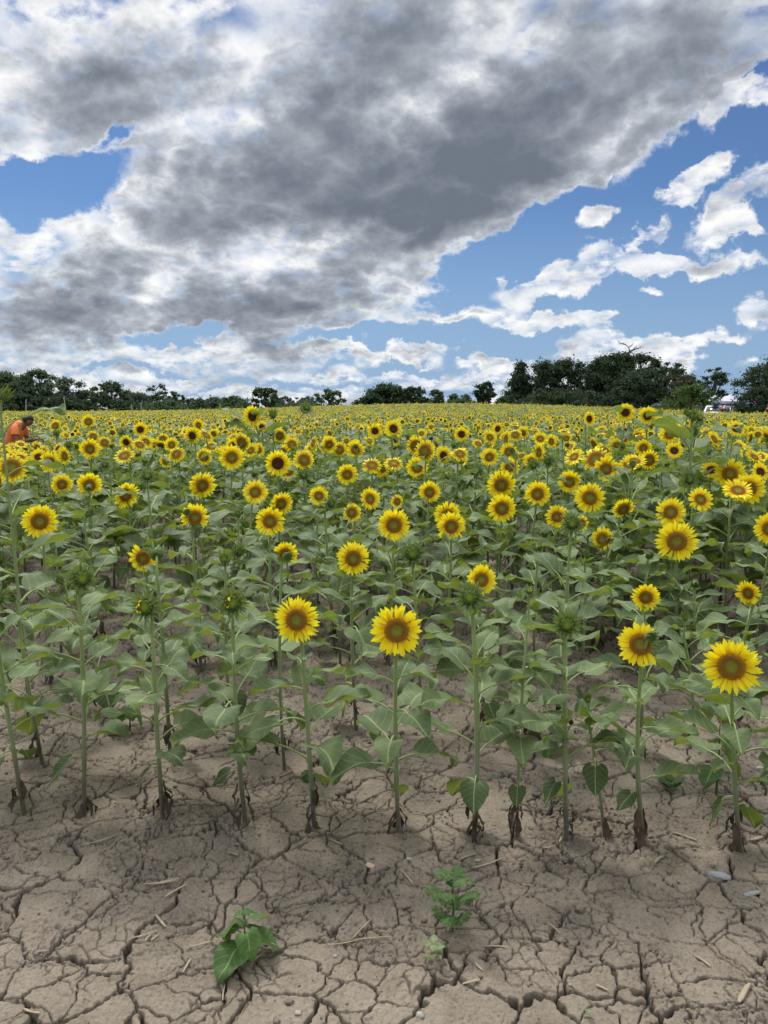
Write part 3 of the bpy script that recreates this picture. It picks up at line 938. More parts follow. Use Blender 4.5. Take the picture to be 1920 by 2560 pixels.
def near_plant(base, head, kind, D, yaw, pitch, label, r, nleaf=11, size=1.0, group=None, thick=1.0, dried=2, lo=0.27, bigtop=False, cat='sunflower', name='sunflower'):
    """one plant: stem, every leaf, flower head (petals, disc), dried leaves at the foot"""
    bz = ground_z(base.x, base.y)
    B = Vector((base.x, base.y, bz))
    root = thing(name, label, cat, B, 0, group)
    head = head - B
    n, M = facing(yaw, pitch)
    pts = stem_pts(Vector((0, 0, 0)), head, n, head.z, kind, r)
    rad = np.interp(np.linspace(0, 1, len(pts)), [0, .12, .5, .85, 1], [.0108, .0086, .0080, .0062, .0056]) * thick * (0.8 + 0.25 * head.z)
    jit = 1 + r.normal(0, .05, len(pts))
    me = tube([tuple(p) for p in pts], rad * jit, 8).mesh('stem', [M_STEM])
    link('stem', me, root)
    plan = leaf_plan(head.z, nleaf + (4 if base.y < 4 and nleaf > 6 else 2), r, lo, size)
    for f, a, k, s in plan:
        if bigtop and f > .6: k, s = 'mid', size * r.uniform(.72, 1.05)
        p = at_along(pts, min(f, .99))
        s *= .86 if base.y < 2.95 else 1.0
        lst = LV[k]
        if k == 'low' and f > lo + .06: lst = LV['low_pale']
        Mx = Matrix.Translation(p) @ Matrix.Rotation(a, 4, 'Z') @ Matrix.Rotation(r.normal(0, .12), 4, 'Y') @ Matrix.Scale(s, 4)
        link('leaf', lst[int(r.integers(len(lst)))], root, Mx)
    add_head(root, kind, head, M, D, r)
    if base.y < 2.95: dried += 1
    for i in range(dried):
        z = head.z * r.uniform(.06, .25)
        Mx = Matrix.Translation(at_along(pts, z / head.z)) @ Matrix.Rotation(r.random() * 6.28, 4, 'Z') @ Matrix.Scale(r.uniform(.7, 1.2), 4)
        link('dried_leaf', DRIED[int(r.integers(5))], root, Mx)
    return root

# ================================================================== the plants one can point at
S_ = 1920 / 1659.0
# (kind, head x, head y, size px, base (x, y) px or distance m, yaw, pitch, leaves, label)   pixel values at 1659 px width
PL = [
 # first row
 ('B', -8, 1292, 48, (53, 1757), 10, 20, 9, 'budding sunflower at the left end of the front row, its bud cut off', {}),
 ('B', 177, 1250, 58, (181, 1762), 12, 10, 11, 'tall front row sunflower with a spiky green bud, second from the left', {}),
 ('H', 313, 1312, 60, (352, 1772), -22, 10, 10, 'front row sunflower whose opening bud leans left of its stem, third from the left', {}),
 ('H', 502, 1303, 60, (530, 1777), 0, 8, 12, 'front row sunflower with a bud just showing yellow, left of two big blooms', {}),
 ('O', 641, 1339, 96, (679, 1787), -14, 6, 9, 'open front row sunflower left of the biggest middle bloom, facing slightly left', {}),
 ('O', 857, 1362, 108, (862, 1797), 2, 8, 10, 'large open sunflower in the middle of the front row above cracked soil', {}),
 ('B', 1015, 1290, 60, (1024, 1806), -8, 14, 11, 'front row sunflower with a dark spiky bud in front of a yellow bloom', {'thick': 1.1}),
 ('H', 1143, 1276, 26, (1117, 1808), 0, 40, 8, 'thin stemmed sunflower with a tiny yellow flower just opening at its top', {'thick': .6, 'size': .8}),
 ('B', 1225, 1350, 56, (1223, 1815), 4, 6, 9, 'front row sunflower with a round green bud held upright between two leaves', {}),
 ('C', 1268, 1508, 30, (1307, 1808), -20, 60, 5, 'short leaning young sunflower with a closed leafy tip, between two front row stems', {'thick': .7, 'lo': .72}),
 ('P', 1384, 1392, 96, (1391, 1826), -6, 12, 10, 'front row sunflower whose bloom has a green bud folded over its top right side', {'sidebud': (1408, 1376)}),
 ('O', 1580, 1440, 116, (1600, 1842), -4, 8, 11, 'biggest open sunflower, at the right end of the front row', {'dried': 4}),
 ('B', 1712, 1300, 60, (1722, 1835), -10, 10, 9, 'front row sunflower beyond the right edge whose leaves reach into view', {}),
 # second row
 ('C', 340, 1195, 56, (368, 1640), 175, 15, 11, 'tall sunflower whose bud turns away, standing behind the third front row plant', {}),
 ('C', 486, 1203, 48, (497, 1560), 0, 70, 10, 'sunflower with a closed upright bud behind the half opened front row bud', {}),
 ('P', 616, 1197, 56, (615, 1665), 12, 0, 8, 'second row sunflower with a young green bud overlapping its yellow bloom', {'thick': .8, 'sidebud': (622, 1203)}),
 ('O', 763, 1206, 71, (770, 1578), 4, 8, 10, 'open second row sunflower between the two big front blooms, higher up', {}),
 ('B', 891, 1196, 50, (906, 1565), 0, 10, 10, 'second row sunflower with a green bud above the middle front bloom', {}),
 ('O', 1040, 1252, 64, (1045, 1598), 14, 12, 10, 'open sunflower half hidden behind the dark spiky front row bud', {}),
 ('C', 20, 1288, 45, (92, 1650), -30, 30, 9, 'leafy budding sunflower behind the two leftmost front row plants', {}),
 ('O', 1395, 1290, 58, (1375, 1640), 4, 0, 8, 'small open sunflower above the bloom with a folded bud', {'thick': .8}),
 ('C', 128, 1252, 34, (232, 1540), -40, 40, 8, 'low second row sunflower with a small yellowish bud beside the big green bud', {}),
 ('B', 1127, 1452, 22, (1152, 1590), 0, 60, 7, 'short young plant with a pinhead bud beside the thin stemmed sunflower', {'thick': .6, 'size': .7}),
 ('C', 1480, 1330, 30, (1500, 1600), 0, 60, 7, 'short leafy sunflower without a bloom behind the right end of the front row', {}),
 # third and further rows
 ('P', 309, 1205, 62, 4.3, -12, 0, 8, 'yellow bloom mostly hidden behind a turned away bud, left third of the field', {}),
 ('O', 851, 1134, 70, 4.3, 0, 8, 9, 'open sunflower straight above the middle front row bloom', {}),
 ('O', 975, 1137, 62, 4.35, 0, 8, 9, 'open sunflower overlapping another bloom right behind it', {}),
 ('O', 967, 1113, 58, 5.1, 8, 10, 7, 'yellow bloom peeking out from behind a nearer open sunflower', {}),
 ('S', 1302, 1164, 52, 4.6, -28, 5, 9, 'small sunflower turned left with a green bud at its right shoulder', {'sidebud': (1318, 1166)}),
 ('B', 1236, 1131, 44, (1216, 1600), 4, 10, 11, 'tall sunflower bud with a yellow bloom peeping out at its right', {}),
 ('S', 1256, 1130, 34, 4.7, 30, 5, 6, 'small yellow bloom tucked behind the tall green bud', {}),
 ('O', 1462, 1169, 85, (1468, 1432), 2, 8, 11, 'large open sunflower with another bloom touching it from above, right of centre', {'thick': 1.2}),
 ('O', 1449, 1106, 62, 4.6, -8, 14, 7, 'open sunflower directly above and touching a larger bloom', {}),
 ('O', 1616, 1281, 54, 3.5, -30, -4, 8, 'small open sunflower tilting left near the right edge', {}),
 ('O', 1664, 1142, 66, 4.2, -8, 8, 9, 'open sunflower cut off by the right edge of the picture', {}),
 ('O', 86, 1126, 74, 4.0, -10, 10, 10, 'open sunflower alone among leaves at the far left', {}),
 ('P', 421, 1118, 62, 4.2, 16, 6, 9, 'yellow bloom half covered by a green bud, left of centre', {'sidebud': (404, 1106)}),
 ('O', 583, 1126, 62, 4.3, 0, 10, 9, 'open sunflower with a leaf lying across its disc', {}),
 ('S', 760, 1107, 42, 4.7, -20, 8, 8, 'small sunflower facing left above the second row bloom', {}),
 ('O', 689, 1071, 42, 5.2, 6, 14, 8, 'small sunflower with a dark green bud beside its right edge', {}),
 ('B', 716, 1087, 32, 4.6, 40, 0, 8, 'dark green nodding bud beside a small yellow flower', {}),
 ('S', 858, 1083, 30, 5.0, 30, 6, 7, 'tiny yellow flower beside a bud above the middle blooms', {}),
 ('O', 928, 1063, 48, 5.4, 4, 6, 8, 'open round sunflower standing clear above the leaves at the picture centre', {}),
 ('O', 1084, 1098, 62, 5.0, 0, 6, 9, 'open sunflower below another one right of centre', {}),
 ('O', 1083, 1047, 62, 5.6, 4, -4, 8, 'open sunflower with a leaf against it just above a second bloom', {}),
 ('O', 1161, 1067, 56, 5.3, 4, 10, 8, 'evenly round open sunflower left of the wide bloom right of centre', {}),
 ('O', 1274, 1075, 64, 5.0, 6, 8, 9, 'wide open sunflower with a greenish disc centre right of centre', {}),
 ('O', 1230, 1041, 50, 5.9, 0, 8, 7, 'open sunflower just left of and above the widest bloom there', {}),
 ('O', 1309, 1013, 54, 6.2, 0, 8, 7, 'open sunflower in front of a wide drooping bloom', {}),
 ('S', 1288, 992, 64, 6.4, -4, 28, 6, 'wide dark disc bloom tipped upward behind a rounder one', {}),
 ('O', 1618, 1055, 66, 5.1, 6, 8, 8, 'open sunflower facing the camera high at the right edge', {}),
 ('O', 1577, 1023, 64, 5.4, 4, 8, 8, 'open sunflower left of and above the bloom at the right edge', {}),
 ('O', 437, 1048, 58, 5.4, 22, -6, 8, 'open sunflower tilted down to the right, left of centre', {}),
 ('O', 134, 1046, 45, 6.2, 8, 6, 7, 'small open sunflower with a green disc centre at the left', {}),
 ('O', 193, 1048, 54, 5.6, 18, 2, 8, 'open sunflower with an oval disc at the front of a left cluster', {}),
 ('D', 600, 1001, 56, 5.9, 0, 6, 9, 'open sunflower with long petals and a small dark disc', {}),
 ('S', 657, 993, 46, 6.4, 8, 16, 6, 'round bloom with a dark tilted disc beside the long petalled one', {}),
 ('O', 501, 988, 54, 6.2, 0, 10, 7, 'open sunflower with a large round disc left of the tall stalk', {}),
 ('O', 750, 1025, 46, 6.2, 4, 8, 7, 'open sunflower with an oval disc left of the picture middle', {}),
 ('O', 901, 1010, 48, 6.4, 8, 10, 7, 'open sunflower with a large disc slightly above the centre bloom', {}),
 ('O', 1101, 1009, 42, 6.9, 6, 8, 7, 'small open sunflower in the band above the right centre blooms', {}),
 ('C', 195, 1107, 34, 4.6, 40, 30, 9, 'green spiky bud on a bent stem right of the lone left bloom', {}),
 ('B', 318, 1028, 32, 5.2, 0, 20, 9, 'round spiky green bud standing above the left cluster', {}),
 ('C', 514, 1106, 30, 4.8, 0, 70, 9, 'small upright closed bud between two blooms left of centre', {}),
 ('B', 656, 1026, 27, 6.0, 0, 10, 7, 'small round bud below the tilted bloom near the tall stalk', {}),
 ('B', 1030, 1016, 28, 5.9, 0, 20, 8, 'small green bud on a straight stalk left of the right centre blooms', {}),
 # the tall ones that stand out above the field
 ('D', 545, 899, 46, (596, 1150), -38, -2, 17, 'dark centred bloom at the side of the tallest stalk, left of centre', {'size': 1.45, 'thick': 1.3, 'lo': .3, 'bigtop': True, 'extra': [('C', 590, 892, 34, 10, 60), ('B', 662, 880, 26, 20, 20)]}),
 ('D', 850, 926, 40, 7.6, 22, 12, 9, 'tall sunflower with a half turned dark bloom at the centre of the field', {'size': 1.2, 'bigtop': True}),
 ('D', 810, 931, 32, 9.6, 0, 4, 8, 'dark centred bloom left of the half turned tall one', {}),
 ('D', 303, 928, 30, 9.6, 0, 2, 8, 'lone dark centred sunflower standing above the left part of the field', {}),
 ('D', 1351, 891, 38, 8.0, 2, 2, 10, 'tall sunflower with a round dark disc below the dark tree group', {'size': 1.2, 'bigtop': True}),
 ('D', 1399, 898, 38, 8.0, 6, 4, 8, 'tall dark centred sunflower right beside its twin below the trees', {'size': 1.2, 'bigtop': True}),
 ('C', 1497, 893, 42, 5.6, 0, 60, 12, 'tall thick sunflower stalk topped by a leafy green cluster of buds', {'size': 1.35, 'thick': 1.4, 'bigtop': True, 'extra': [('C', 1482, 890, 26, -40, 40), ('B', 1512, 902, 28, 40, 30), ('B', 1497, 932, 28, 20, 0)]}),
 ('C', 12, 850, 46, 3.5, 30, 40, 9, 'tallest bud at the left edge reaching above the horizon', {'size': 1.2, 'thick': .75, 'bigtop': True}),
 ('D', 1273, 905, 32, 9.0, 40, 0, 8, 'sideways dark bloom on a tall stalk left of the twin blooms', {}),
 ('S', 25, 1010, 66, 5.3, 4, 14, 8, 'large yellow bloom behind the tall stalk at the left edge', {}),
 ('O', 108, 998, 44, 6.4, 20, 2, 7, 'open sunflower facing down right near the left edge', {}),
 ('O', 1148, 996, 34, 7.6, 2, 12, 6, 'small round bloom in the band below the tree group', {}),
 ('O', 1390, 967, 36, 7.4, 0, 4, 7, 'small sunflower with a pale speck on its disc below the tall twins', {}),
 ('C', 1367, 1001, 26, 5.4, 0, 50, 9, 'slim straight sunflower with a small upright bud below the tall twins', {}),
 ('B', 1153, 1005, 26, 6.4, 10, 10, 7, 'small half folded bud near the open blooms right of centre', {}),
 ('B', 1490, 1036, 34, 5.3, 30, 4, 8, 'green bud with a yellow ring right of the thick stalk', {}),
]
spec_bases = []
def build_spec():
    for i, (kind, hx, hy, px, bs, yaw, pitch, nl, label, ex) in enumerate(PL):
        r = np.random.default_rng(1000 + i)
        if isinstance(bs, tuple):
            b = on_ground(bs[0] * S_, bs[1] * S_)
            off = 0.03
            head = at(hx * S_, hy * S_, b.y - off)
        else:
            head = at(hx * S_, hy * S_, bs)
            b = Vector((head.x + r.normal(0, .015), head.y + 0.05, 0))
        cd = (head - Vector((0, 0, CAM_H))).dot(CF)
        D = px * S_ / F * cd
        yaw_cam = math.atan2(-head.x, head.y)      # extra turn so that 0 faces the camera
        spec_bases.append((b.x, b.y))
        size = ex.get('size', 1.0) * (1.0 if b.y < 4 else min(1.35, 1.0 + (b.y - 4) * .25))
        o = near_plant(b, head, kind, D, R(yaw) + yaw_cam, R(pitch), label, r, nl, size, None, ex.get('thick', 1.0), ex.get('dried', 2), ex.get('lo', .27), ex.get('bigtop', False))
        if 'sidebud' in ex:
            sx, sy = ex['sidebud']
            hp = at(sx * S_, sy * S_, head.y - 0.05) - o.location
            n, M = facing(R(30) + yaw_cam, R(15))
            add_head(o, 'C', hp, M, 0.07, r)
            pc = head - o.location
            link('branch', tube([tuple(pc - Vector((0, -.05, .12))), tuple(pc.lerp(hp, .6) - Vector((0, -.03, .06))), tuple(hp - n * .02)], .004, 6).mesh('branch', [M_STEM]), o)
        for (k2, x2, y2, s2, yw, pt) in ex.get('extra', []):
            hp = at(x2 * S_, y2 * S_, head.y + r.normal(0, .03)) - o.location
            n, M = facing(R(yw) + yaw_cam, R(pt))
            add_head(o, k2, hp, M, s2 * S_ / F * cd, r)
            p0 = Vector((hp.x * .6, hp.y * .6 + .02, hp.z - .22))
            link('branch', tube([tuple(p0), tuple(p0.lerp(hp, .5) + Vector((0, .01, -.01))), tuple(hp - n * .025)], .005, 6).mesh('branch', [M_STEM]), o)
        if False:
            print('SPEC', i, kind, 'y=%.2f' % b.y, 'h=%.2f' % head.z, 'D=%.3f' % D)
build_spec()
# ================================================================== rows behind: prototypes copied along the rows
def fused_proto(i):
    """stem + leaves of one mid-field plant, 1.08 m tall; the leaves are one mesh"""
    r = np.random.default_rng(2000 + i)
    H = 1.05
    n, M = facing(0, R(8))
    pts = stem_pts(Vector((0, 0, 0)), Vector((r.normal(0, .03), -.05, H)), n, H, 'O', r)
    rad = np.interp(np.linspace(0, 1, len(pts)), [0, .2, .85, 1], [.012, .010, .007, .006])
    stem = tube([tuple(p) for p in pts], rad, 6)
    lv = Geo()
    for f, a, k, s in leaf_plan(H, 13, r, .24, 1.28):
        p = at_along(pts, min(f, .99))
        Mx = Matrix.Translation(p) @ Matrix.Rotation(a, 4, 'Z') @ Matrix.Rotation(r.normal(0, .12), 4, 'Y') @ Matrix.Scale(s, 4)
        g = LG[k][int(r.integers(len(LG[k])))]
        lv.add_geo(g, Mx)
    return stem, lv, pts
MIDP = []
for i in range(10):
    stg, lvg, pts = fused_proto(i)
    MIDP.append((stg.mesh('stem', [M_STEM]), lvg.mesh('leaves', [M_LEAF, M_PETIOLE]), pts))

ROW0, ROWD, SLOPE = 2.60, 0.86, -0.11
ROW_WORDS = ['first', 'second', 'third', 'fourth', 'fifth', 'sixth', 'seventh', 'eighth', 'ninth', 'tenth', 'eleventh', 'twelfth', 'thirteenth', 'fourteenth', 'fifteenth', 'sixteenth']
KIND_WORDS = {'O': 'open sunflower with a brown and green disc', 'S': 'open sunflower with short petals round a wide disc', 'D': 'open sunflower with a dark brown disc',
              'B': 'budding sunflower with a spiky green bud', 'C': 'leafy sunflower with a closed bud', 'H': 'sunflower with a bud showing yellow'}

def height_cap(x, y):
    """the plants in front of the bending person were pushed aside and stand low"""
    b = x / y
    return (1.42 - .040 * y) if (-.515 < b < -.435 and 6.5 < y < 15.6) else 9

def mid_plant(x, y, k, row, r):
    mesh_s, mesh_l, pts = MIDP[int(r.integers(len(MIDP)))]
    if row <= 3:
        kind = r.choice(['C', 'C', 'B']); H = r.normal(.72, .07)
    elif row == 4:
        kind = r.choice(['C', 'O', 'B', 'O', 'S']); H = r.normal(.90, .06)
    else:
        kind = r.choice(['O', 'O', 'S', 'S', 'D', 'B', 'C', 'C', 'O']); H = r.normal(1.06 + .01 * min(row - 5, 4), .075)
    if row >= 5 and r.random() < .04: H += .16; kind = 'D'
    if height_cap(x, y) < H: H = height_cap(x, y) * r.uniform(.9, 1)
    hs = H / 1.05
    w = ROW_WORDS[row - 1]
    where = {1: 'front row', 2: 'second row'}.get(row, w + ' row')
    root = thing('sunflower', KIND_WORDS[kind] + ' in the ' + where, 'sunflower', (x, y, ground_z(x, y)), 0,
                 '%s in the %s' % ({'O': 'open sunflowers', 'S': 'wide disc sunflowers', 'D': 'dark disc sunflowers', 'B': 'budding sunflowers', 'C': 'closed bud sunflowers', 'H': 'half open sunflowers'}[kind], where))
    rot = r.normal(0, .5); wide = r.uniform(.9, 1.12) if row > 3 else .85
    Mx = Matrix.Rotation(rot, 4, 'Z') @ Matrix.Diagonal((wide, wide, hs, 1))
    link('stem', mesh_s, root, Mx); link('leaves', mesh_l, root, Mx)
    top = Mx @ (pts[-1] + Vector((0, 0, 0)))
    yaw = math.atan2(-x, y) * .7 + r.normal(0.0, .52); pitch = R(r.normal(14, 20))
    if kind in 'SO' and r.random() < .25: pitch = R(r.uniform(30, 55))
    n, M = facing(yaw, pitch)
    D = {'O': .175, 'S': .17, 'D': .15, 'B': .09, 'C': .08, 'H': .09}[kind] * r.uniform(.82, 1.1)
    add_head(root, kind, top + n * .026, M, D, r)
    return root

cand = []
for row in range(1, 17):
    y0 = ROW0 + ROWD * (row - 1)
    rr = np.random.default_rng(3000 + row)
    x = -0.62 * y0 - 1.6 + rr.random() * .2
    while x < 0.62 * y0 + 1.6:
        yy = y0 + SLOPE * x + rr.normal(0, .03)
        cand.append((x + rr.normal(0, .03), yy, row)); x += .235 + rr.normal(0, .03) if row > 3 else .285
cand = [c for c in cand if all((c[0] - b[0]) ** 2 + ((c[1] - b[1]) * .62) ** 2 > .155 ** 2 for b in spec_bases) and not (c[2] == 1 and abs(c[0]) < 1.75)
        and not (c[2] == 2 and abs(c[0]) < 2.1)]
rr = np.random.default_rng(77)
cand = [c for c in cand if not (c[2] == 3 and rr.random() < .10)]
def in_view(x, y): return abs(x) < .5 * y + .12
vis = sorted([c for c in cand if in_view(c[0], c[1])], key=lambda c: c[1])
out = sorted([c for c in cand if not in_view(c[0], c[1]) and abs(c[0]) < .5 * c[1] + 1.1 and c[1] < 9], key=lambda c: c[1])
N_IND = 300 - len(PL)
single = vis[:N_IND]
ycut = single[-1][1]
PERSON_XY = (-7.22, 15.3)
for i, (x, y, row) in enumerate(single + out):
    mid_plant(x, y, i, row, np.random.default_rng(5000 + i))

# ------------------------------------------------------------------ the rest of the field as one mass
def far_head(kind, detail, seed):
    """low-detail head: 0 leaf, 1 stem, 2 petal, 3 disc, 4 dark disc, 5 bract"""
    r = np.random.default_rng(seed); g = Geo()
    if kind in 'OD':
        n = 13 if detail else 9
        r0, Lp = (.045, .046) if kind == 'O' else (.034, .046)
        if detail:
            g.add_geo(petals_geo(r0, Lp, n, seed, layers=1 + (detail > 1), seg=(3, 2), back=.1, wid=.52, mi=2))
        else:
            a = np.arange(n) / n * 2 * np.pi; b = a + np.pi / n
            vi = np.stack([r0 * np.cos(a), r0 * np.sin(a), a * 0], 1); vo = np.stack([(r0 + Lp) * np.cos(b), (r0 + Lp) * np.sin(b), a * 0 + .006], 1)
            vo2 = np.stack([(r0 + Lp * .45) * np.cos(a), (r0 + Lp * .45) * np.sin(a), a * 0 + .003], 1)
            f = [[i, 2 * n + i, n + i, 2 * n + (i + 1) % n] for i in range(n)]
            g.add(np.vstack([vi, vo, vo2]), f, 2, np.array([[.5, 0]] * n + [[.5, 1]] * n + [[.5, .6]] * n))
            g.add(np.vstack([vi, vo2]), [[i, n + i, n + (i + 1) % n, (i + 1) % n] for i in range(n)], 2, np.array([[.5, .2]] * n + [[.5, .6]] * n))
        s = 10 if detail else 7
        a = np.arange(s) / s * 2 * np.pi
        mi = 3 if kind == 'O' else 4
        rim = np.stack([r0 * 1.05 * np.cos(a), r0 * 1.05 * np.sin(a), a * 0 + .002], 1); inn = rim * .55; inn[:, 2] = .010
        g.add(np.vstack([rim, inn]), grid_faces(2, s, True), mi, np.array([[0, 1.]] * s + [[0, .4]] * s))
        g.add(np.vstack([inn, [[0, 0, .009]]]), [[i, (i + 1) % s, s] for i in range(s)], mi, np.array([[0, .4]] * s + [[0, 0.]]))
        back = rim * .7; back[:, 2] = -.03
        g.add(np.vstack([rim * 1.15, back]), grid_faces(2, s, True), 5)
    else:
        g.add_geo(calyx_geo(.026, seed, 8, .034, 2, -.2, 45, 1.0, 5, 3))
        for q in range(len(g.m4)): g.m4[q] = np.full(len(g.m4[q]), 5)
    return g

def far_proto(detail, seed):
    r = np.random.default_rng(seed); g = Geo()
    kind = 'OOBDBO'[seed % 6] if detail else 'OBOBOD'[seed % 6]
    H = 1.05
    tube([(0, 0, 0), (r.normal(0, .02), 0, .55), (0, 0, H - .04), (0, -.035, H)], [.011, .010, .007, .006], 3, g, 1, False)
    nl = 11 if detail else 5
    a = r.random() * 6
    for i in range(nl):
        f = (.3 if detail else .6) + (.96 - (.3 if detail else .6)) * i / (nl - 1); a += 2.4 + r.normal(0, .4)
        s = (1.3 if detail else 1.75) * (1 + r.normal(0, .15)) * (1.1 - .5 * max(0, f - .6) / .4)
        lg = leaf_geo(.15, .125, R(r.uniform(-15, 25)), R(r.uniform(15, 60)), .09, .12, seed * 50 + i, pet=.09, pang=50, nt=5 if detail else 3, ns=3, twist=r.normal(0, .3), mi=0, pmi=1, psides=3)
        Mx = Matrix.Translation((0, 0, f * H)) @ Matrix.Rotation(a, 4, 'Z') @ Matrix.Scale(s, 4)
        g.add_geo(lg, Mx)
    n, M = facing(R(r.normal(0, 34)), R(r.normal(14, 20)))
    Mx = Matrix.Translation(Vector((0, -.04, H)) + n * .03) @ M @ Matrix.Scale(0.84 if detail else .74, 4)
    g.add_geo(far_head(kind, detail, seed), Mx)
    return g

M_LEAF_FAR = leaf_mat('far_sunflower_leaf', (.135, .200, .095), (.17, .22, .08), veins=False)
def field_edge(b):
    """how deep the field runs on bearing x/y = b"""
    return np.interp(b, [-1, -.1, .05, .30, .385, .42, 1], [118, 118, 108, 100, 92, 66, 62])

def build_mass():
    specs = []
    rr = np.random.default_rng(99)
    def wedge(ya, yb, dens):
        area = .62 * (yb * yb - ya * ya) + 2 * 1.4 * (yb - ya)
        n = int(area * dens)
        y = np.sqrt(rr.random(n) * (yb * yb - ya * ya) + ya * ya)
        x = (rr.random(n) * 2 - 1) * (.62 * y + 1.4)
        return x, y
    # mid-distance: still in rows
    pts = [c[:2] for c in vis[N_IND:]]
    pts = [p for p in pts]
    row = 0
    while True:
        y0 = ROW0 + ROWD * (16 + row)
        if y0 > 31: break
        x = np.arange(-.62 * y0 - 1.4, .62 * y0 + 1.4, .25)
        x = x + rr.normal(0, .05, len(x))
        pts += list(zip(x, y0 + SLOPE * x + rr.normal(0, .05, len(x)))); row += 1
    # the side strips next to the single plants
    pts += [c[:2] for c in cand if not in_view(c[0], c[1]) and c not in out and c[1] > 4]
    P1 = np.array(pts)
    keep = (np.abs(P1[:, 0] - PERSON_XY[0]) > .55) | (np.abs(P1[:, 1] - PERSON_XY[1]) > .42)
    P1 = P1[keep]
    xa, ya = wedge(31, 55, 3.3); xb, yb = wedge(55, 118, 2.2)
    P2 = np.stack([np.concatenate([xa, xb]), np.concatenate([ya, yb])], 1)
    P2 = P2[P2[:, 1] < field_edge(P2[:, 0] / P2[:, 1])]
    V, F3, M3, F4, M4, UVs = [], [], [], [], [], []
    base = 0
    for P, detail, k in ((P1, 1, 12), (P2, 0, 10)):
        protos = [far_proto(detail, 300 + i + 40 * detail).arrays() for i in range(k)]
        which = rr.integers(k, size=len(P))
        for i in range(k):
            q = P[which == i]
            v, f3, m3, f4, m4, uv = protos[i]
            n = len(q)
            if n == 0: continue
            hz = rr.normal(1.06, .075, n) / 1.05; hz = np.where(rr.random(n) < .03, hz * 1.15, hz)
            cap = np.array([height_cap(a_, b_) for a_, b_ in q]) / 1.13; hz = np.minimum(hz, cap)
            w = rr.uniform(.9, 1.15, n); an = rr.normal(0, .45, n)
            c, s = np.cos(an)[:, None], np.sin(an)[:, None]
            # heads keep their shape: only the stem height is stretched
            zz = v[None, :, 2] + (hz[:, None] - 1) * np.minimum(v[None, :, 2], 1.0)
            vx = (v[None, :, 0] * c - v[None, :, 1] * s) * w[:, None] + q[:, 0:1]
            vy = (v[None, :, 0] * s + v[None, :, 1] * c) * w[:, None] + q[:, 1:2]
            zz = zz + terrain(q[:, 0], q[:, 1])[:, None]
            V.append(np.stack([vx, vy, zz], -1).reshape(-1, 3)); UVs.append(np.tile(uv, (n, 1)))
            off = base + (np.arange(n) * len(v))[:, None, None]
            if len(f3): F3.append((f3[None] + off).reshape(-1, 3)); M3.append(np.tile(m3, n))
            F4.append((f4[None] + off).reshape(-1, 4)); M4.append(np.tile(m4, n))
            base += n * len(v)
    me = make_mesh('sunflower_mass', np.concatenate(V), [np.concatenate(F3), np.concatenate(F4)],
                   [M_LEAF_FAR, M_STEM, M_PETAL, M_DISC, M_DISC_DARK, M_BRACT], np.concatenate([np.concatenate(M3), np.concatenate(M4)]), np.concatenate(UVs), True)
    o = link('distant_sunflowers', me)
    tag(o, 'the rest of the sunflower field running back to the trees', 'sunflowers', kind='stuff')
build_mass()
# ================================================================== land beyond the field
M_GRASS = simple_mat('meadow_grass', (.075, .12, .03), 0.9, .35, .8)
def build_meadow():
    b = np.linspace(-1.6, 1.6, 60); t = np.linspace(0, 1, 24)
    B_, T = np.meshgrid(b, t, indexing='ij'); B_ = B_.ravel(); T = T.ravel()
    y0 = field_edge(B_) - 1.0; y = y0 + (300 - y0) * T ** 1.5
    x = B_ * y
    me = make_mesh('meadow', np.stack([x, y, terrain(x, y) + .03], 1), grid_faces(60, 24)[:, ::-1], [M_GRASS], None, None, True)
    tag(link('meadow', me), 'mown green grass beyond the end of the field', 'grass', kind='structure')
build_meadow()

# ------------------------------------------------------------------ trees
def crown_mat(name, col, back):
    mt, nt, out = new_mat(name)
    r = obj_random(nt)
    pos = nt.nodes.new('ShaderNodeTexCoord').outputs['Object']
    n = noise_node(nt, pos, .8, 3, .6)
    f = math_node(nt, 'ADD', math_node(nt, 'MULTIPLY', r, .6), math_node(nt, 'MULTIPLY', n, .45), clamp=True)
    c = mix_col(nt, f, tuple(k * .85 for k in col), tuple(k * 1.6 for k in col))
    b = principled(nt, c, .75, .2)
    t = nt.nodes.new('ShaderNodeBsdfTranslucent'); nt.links.new(c, t.inputs[0])
    ms = nt.nodes.new('ShaderNodeMixShader'); ms.inputs[0].default_value = .3
    nt.links.new(b.outputs[0], ms.inputs[1]); nt.links.new(t.outputs[0], ms.inputs[2]); nt.links.new(ms.outputs[0], out.inputs[0])
    return mt
CROWN = {'dark': crown_mat('dark_tree_leaves', (.036, .058, .028), 0), 'mid': crown_mat('tree_leaves', (.062, .094, .046), 0),
         'blue': crown_mat('far_tree_leaves', (.080, .108, .072), 0), 'bright': crown_mat('bush_leaves', (.065, .11, .026), 0), 'brown': crown_mat('brownish_leaves', (.06, .062, .032), 0)}

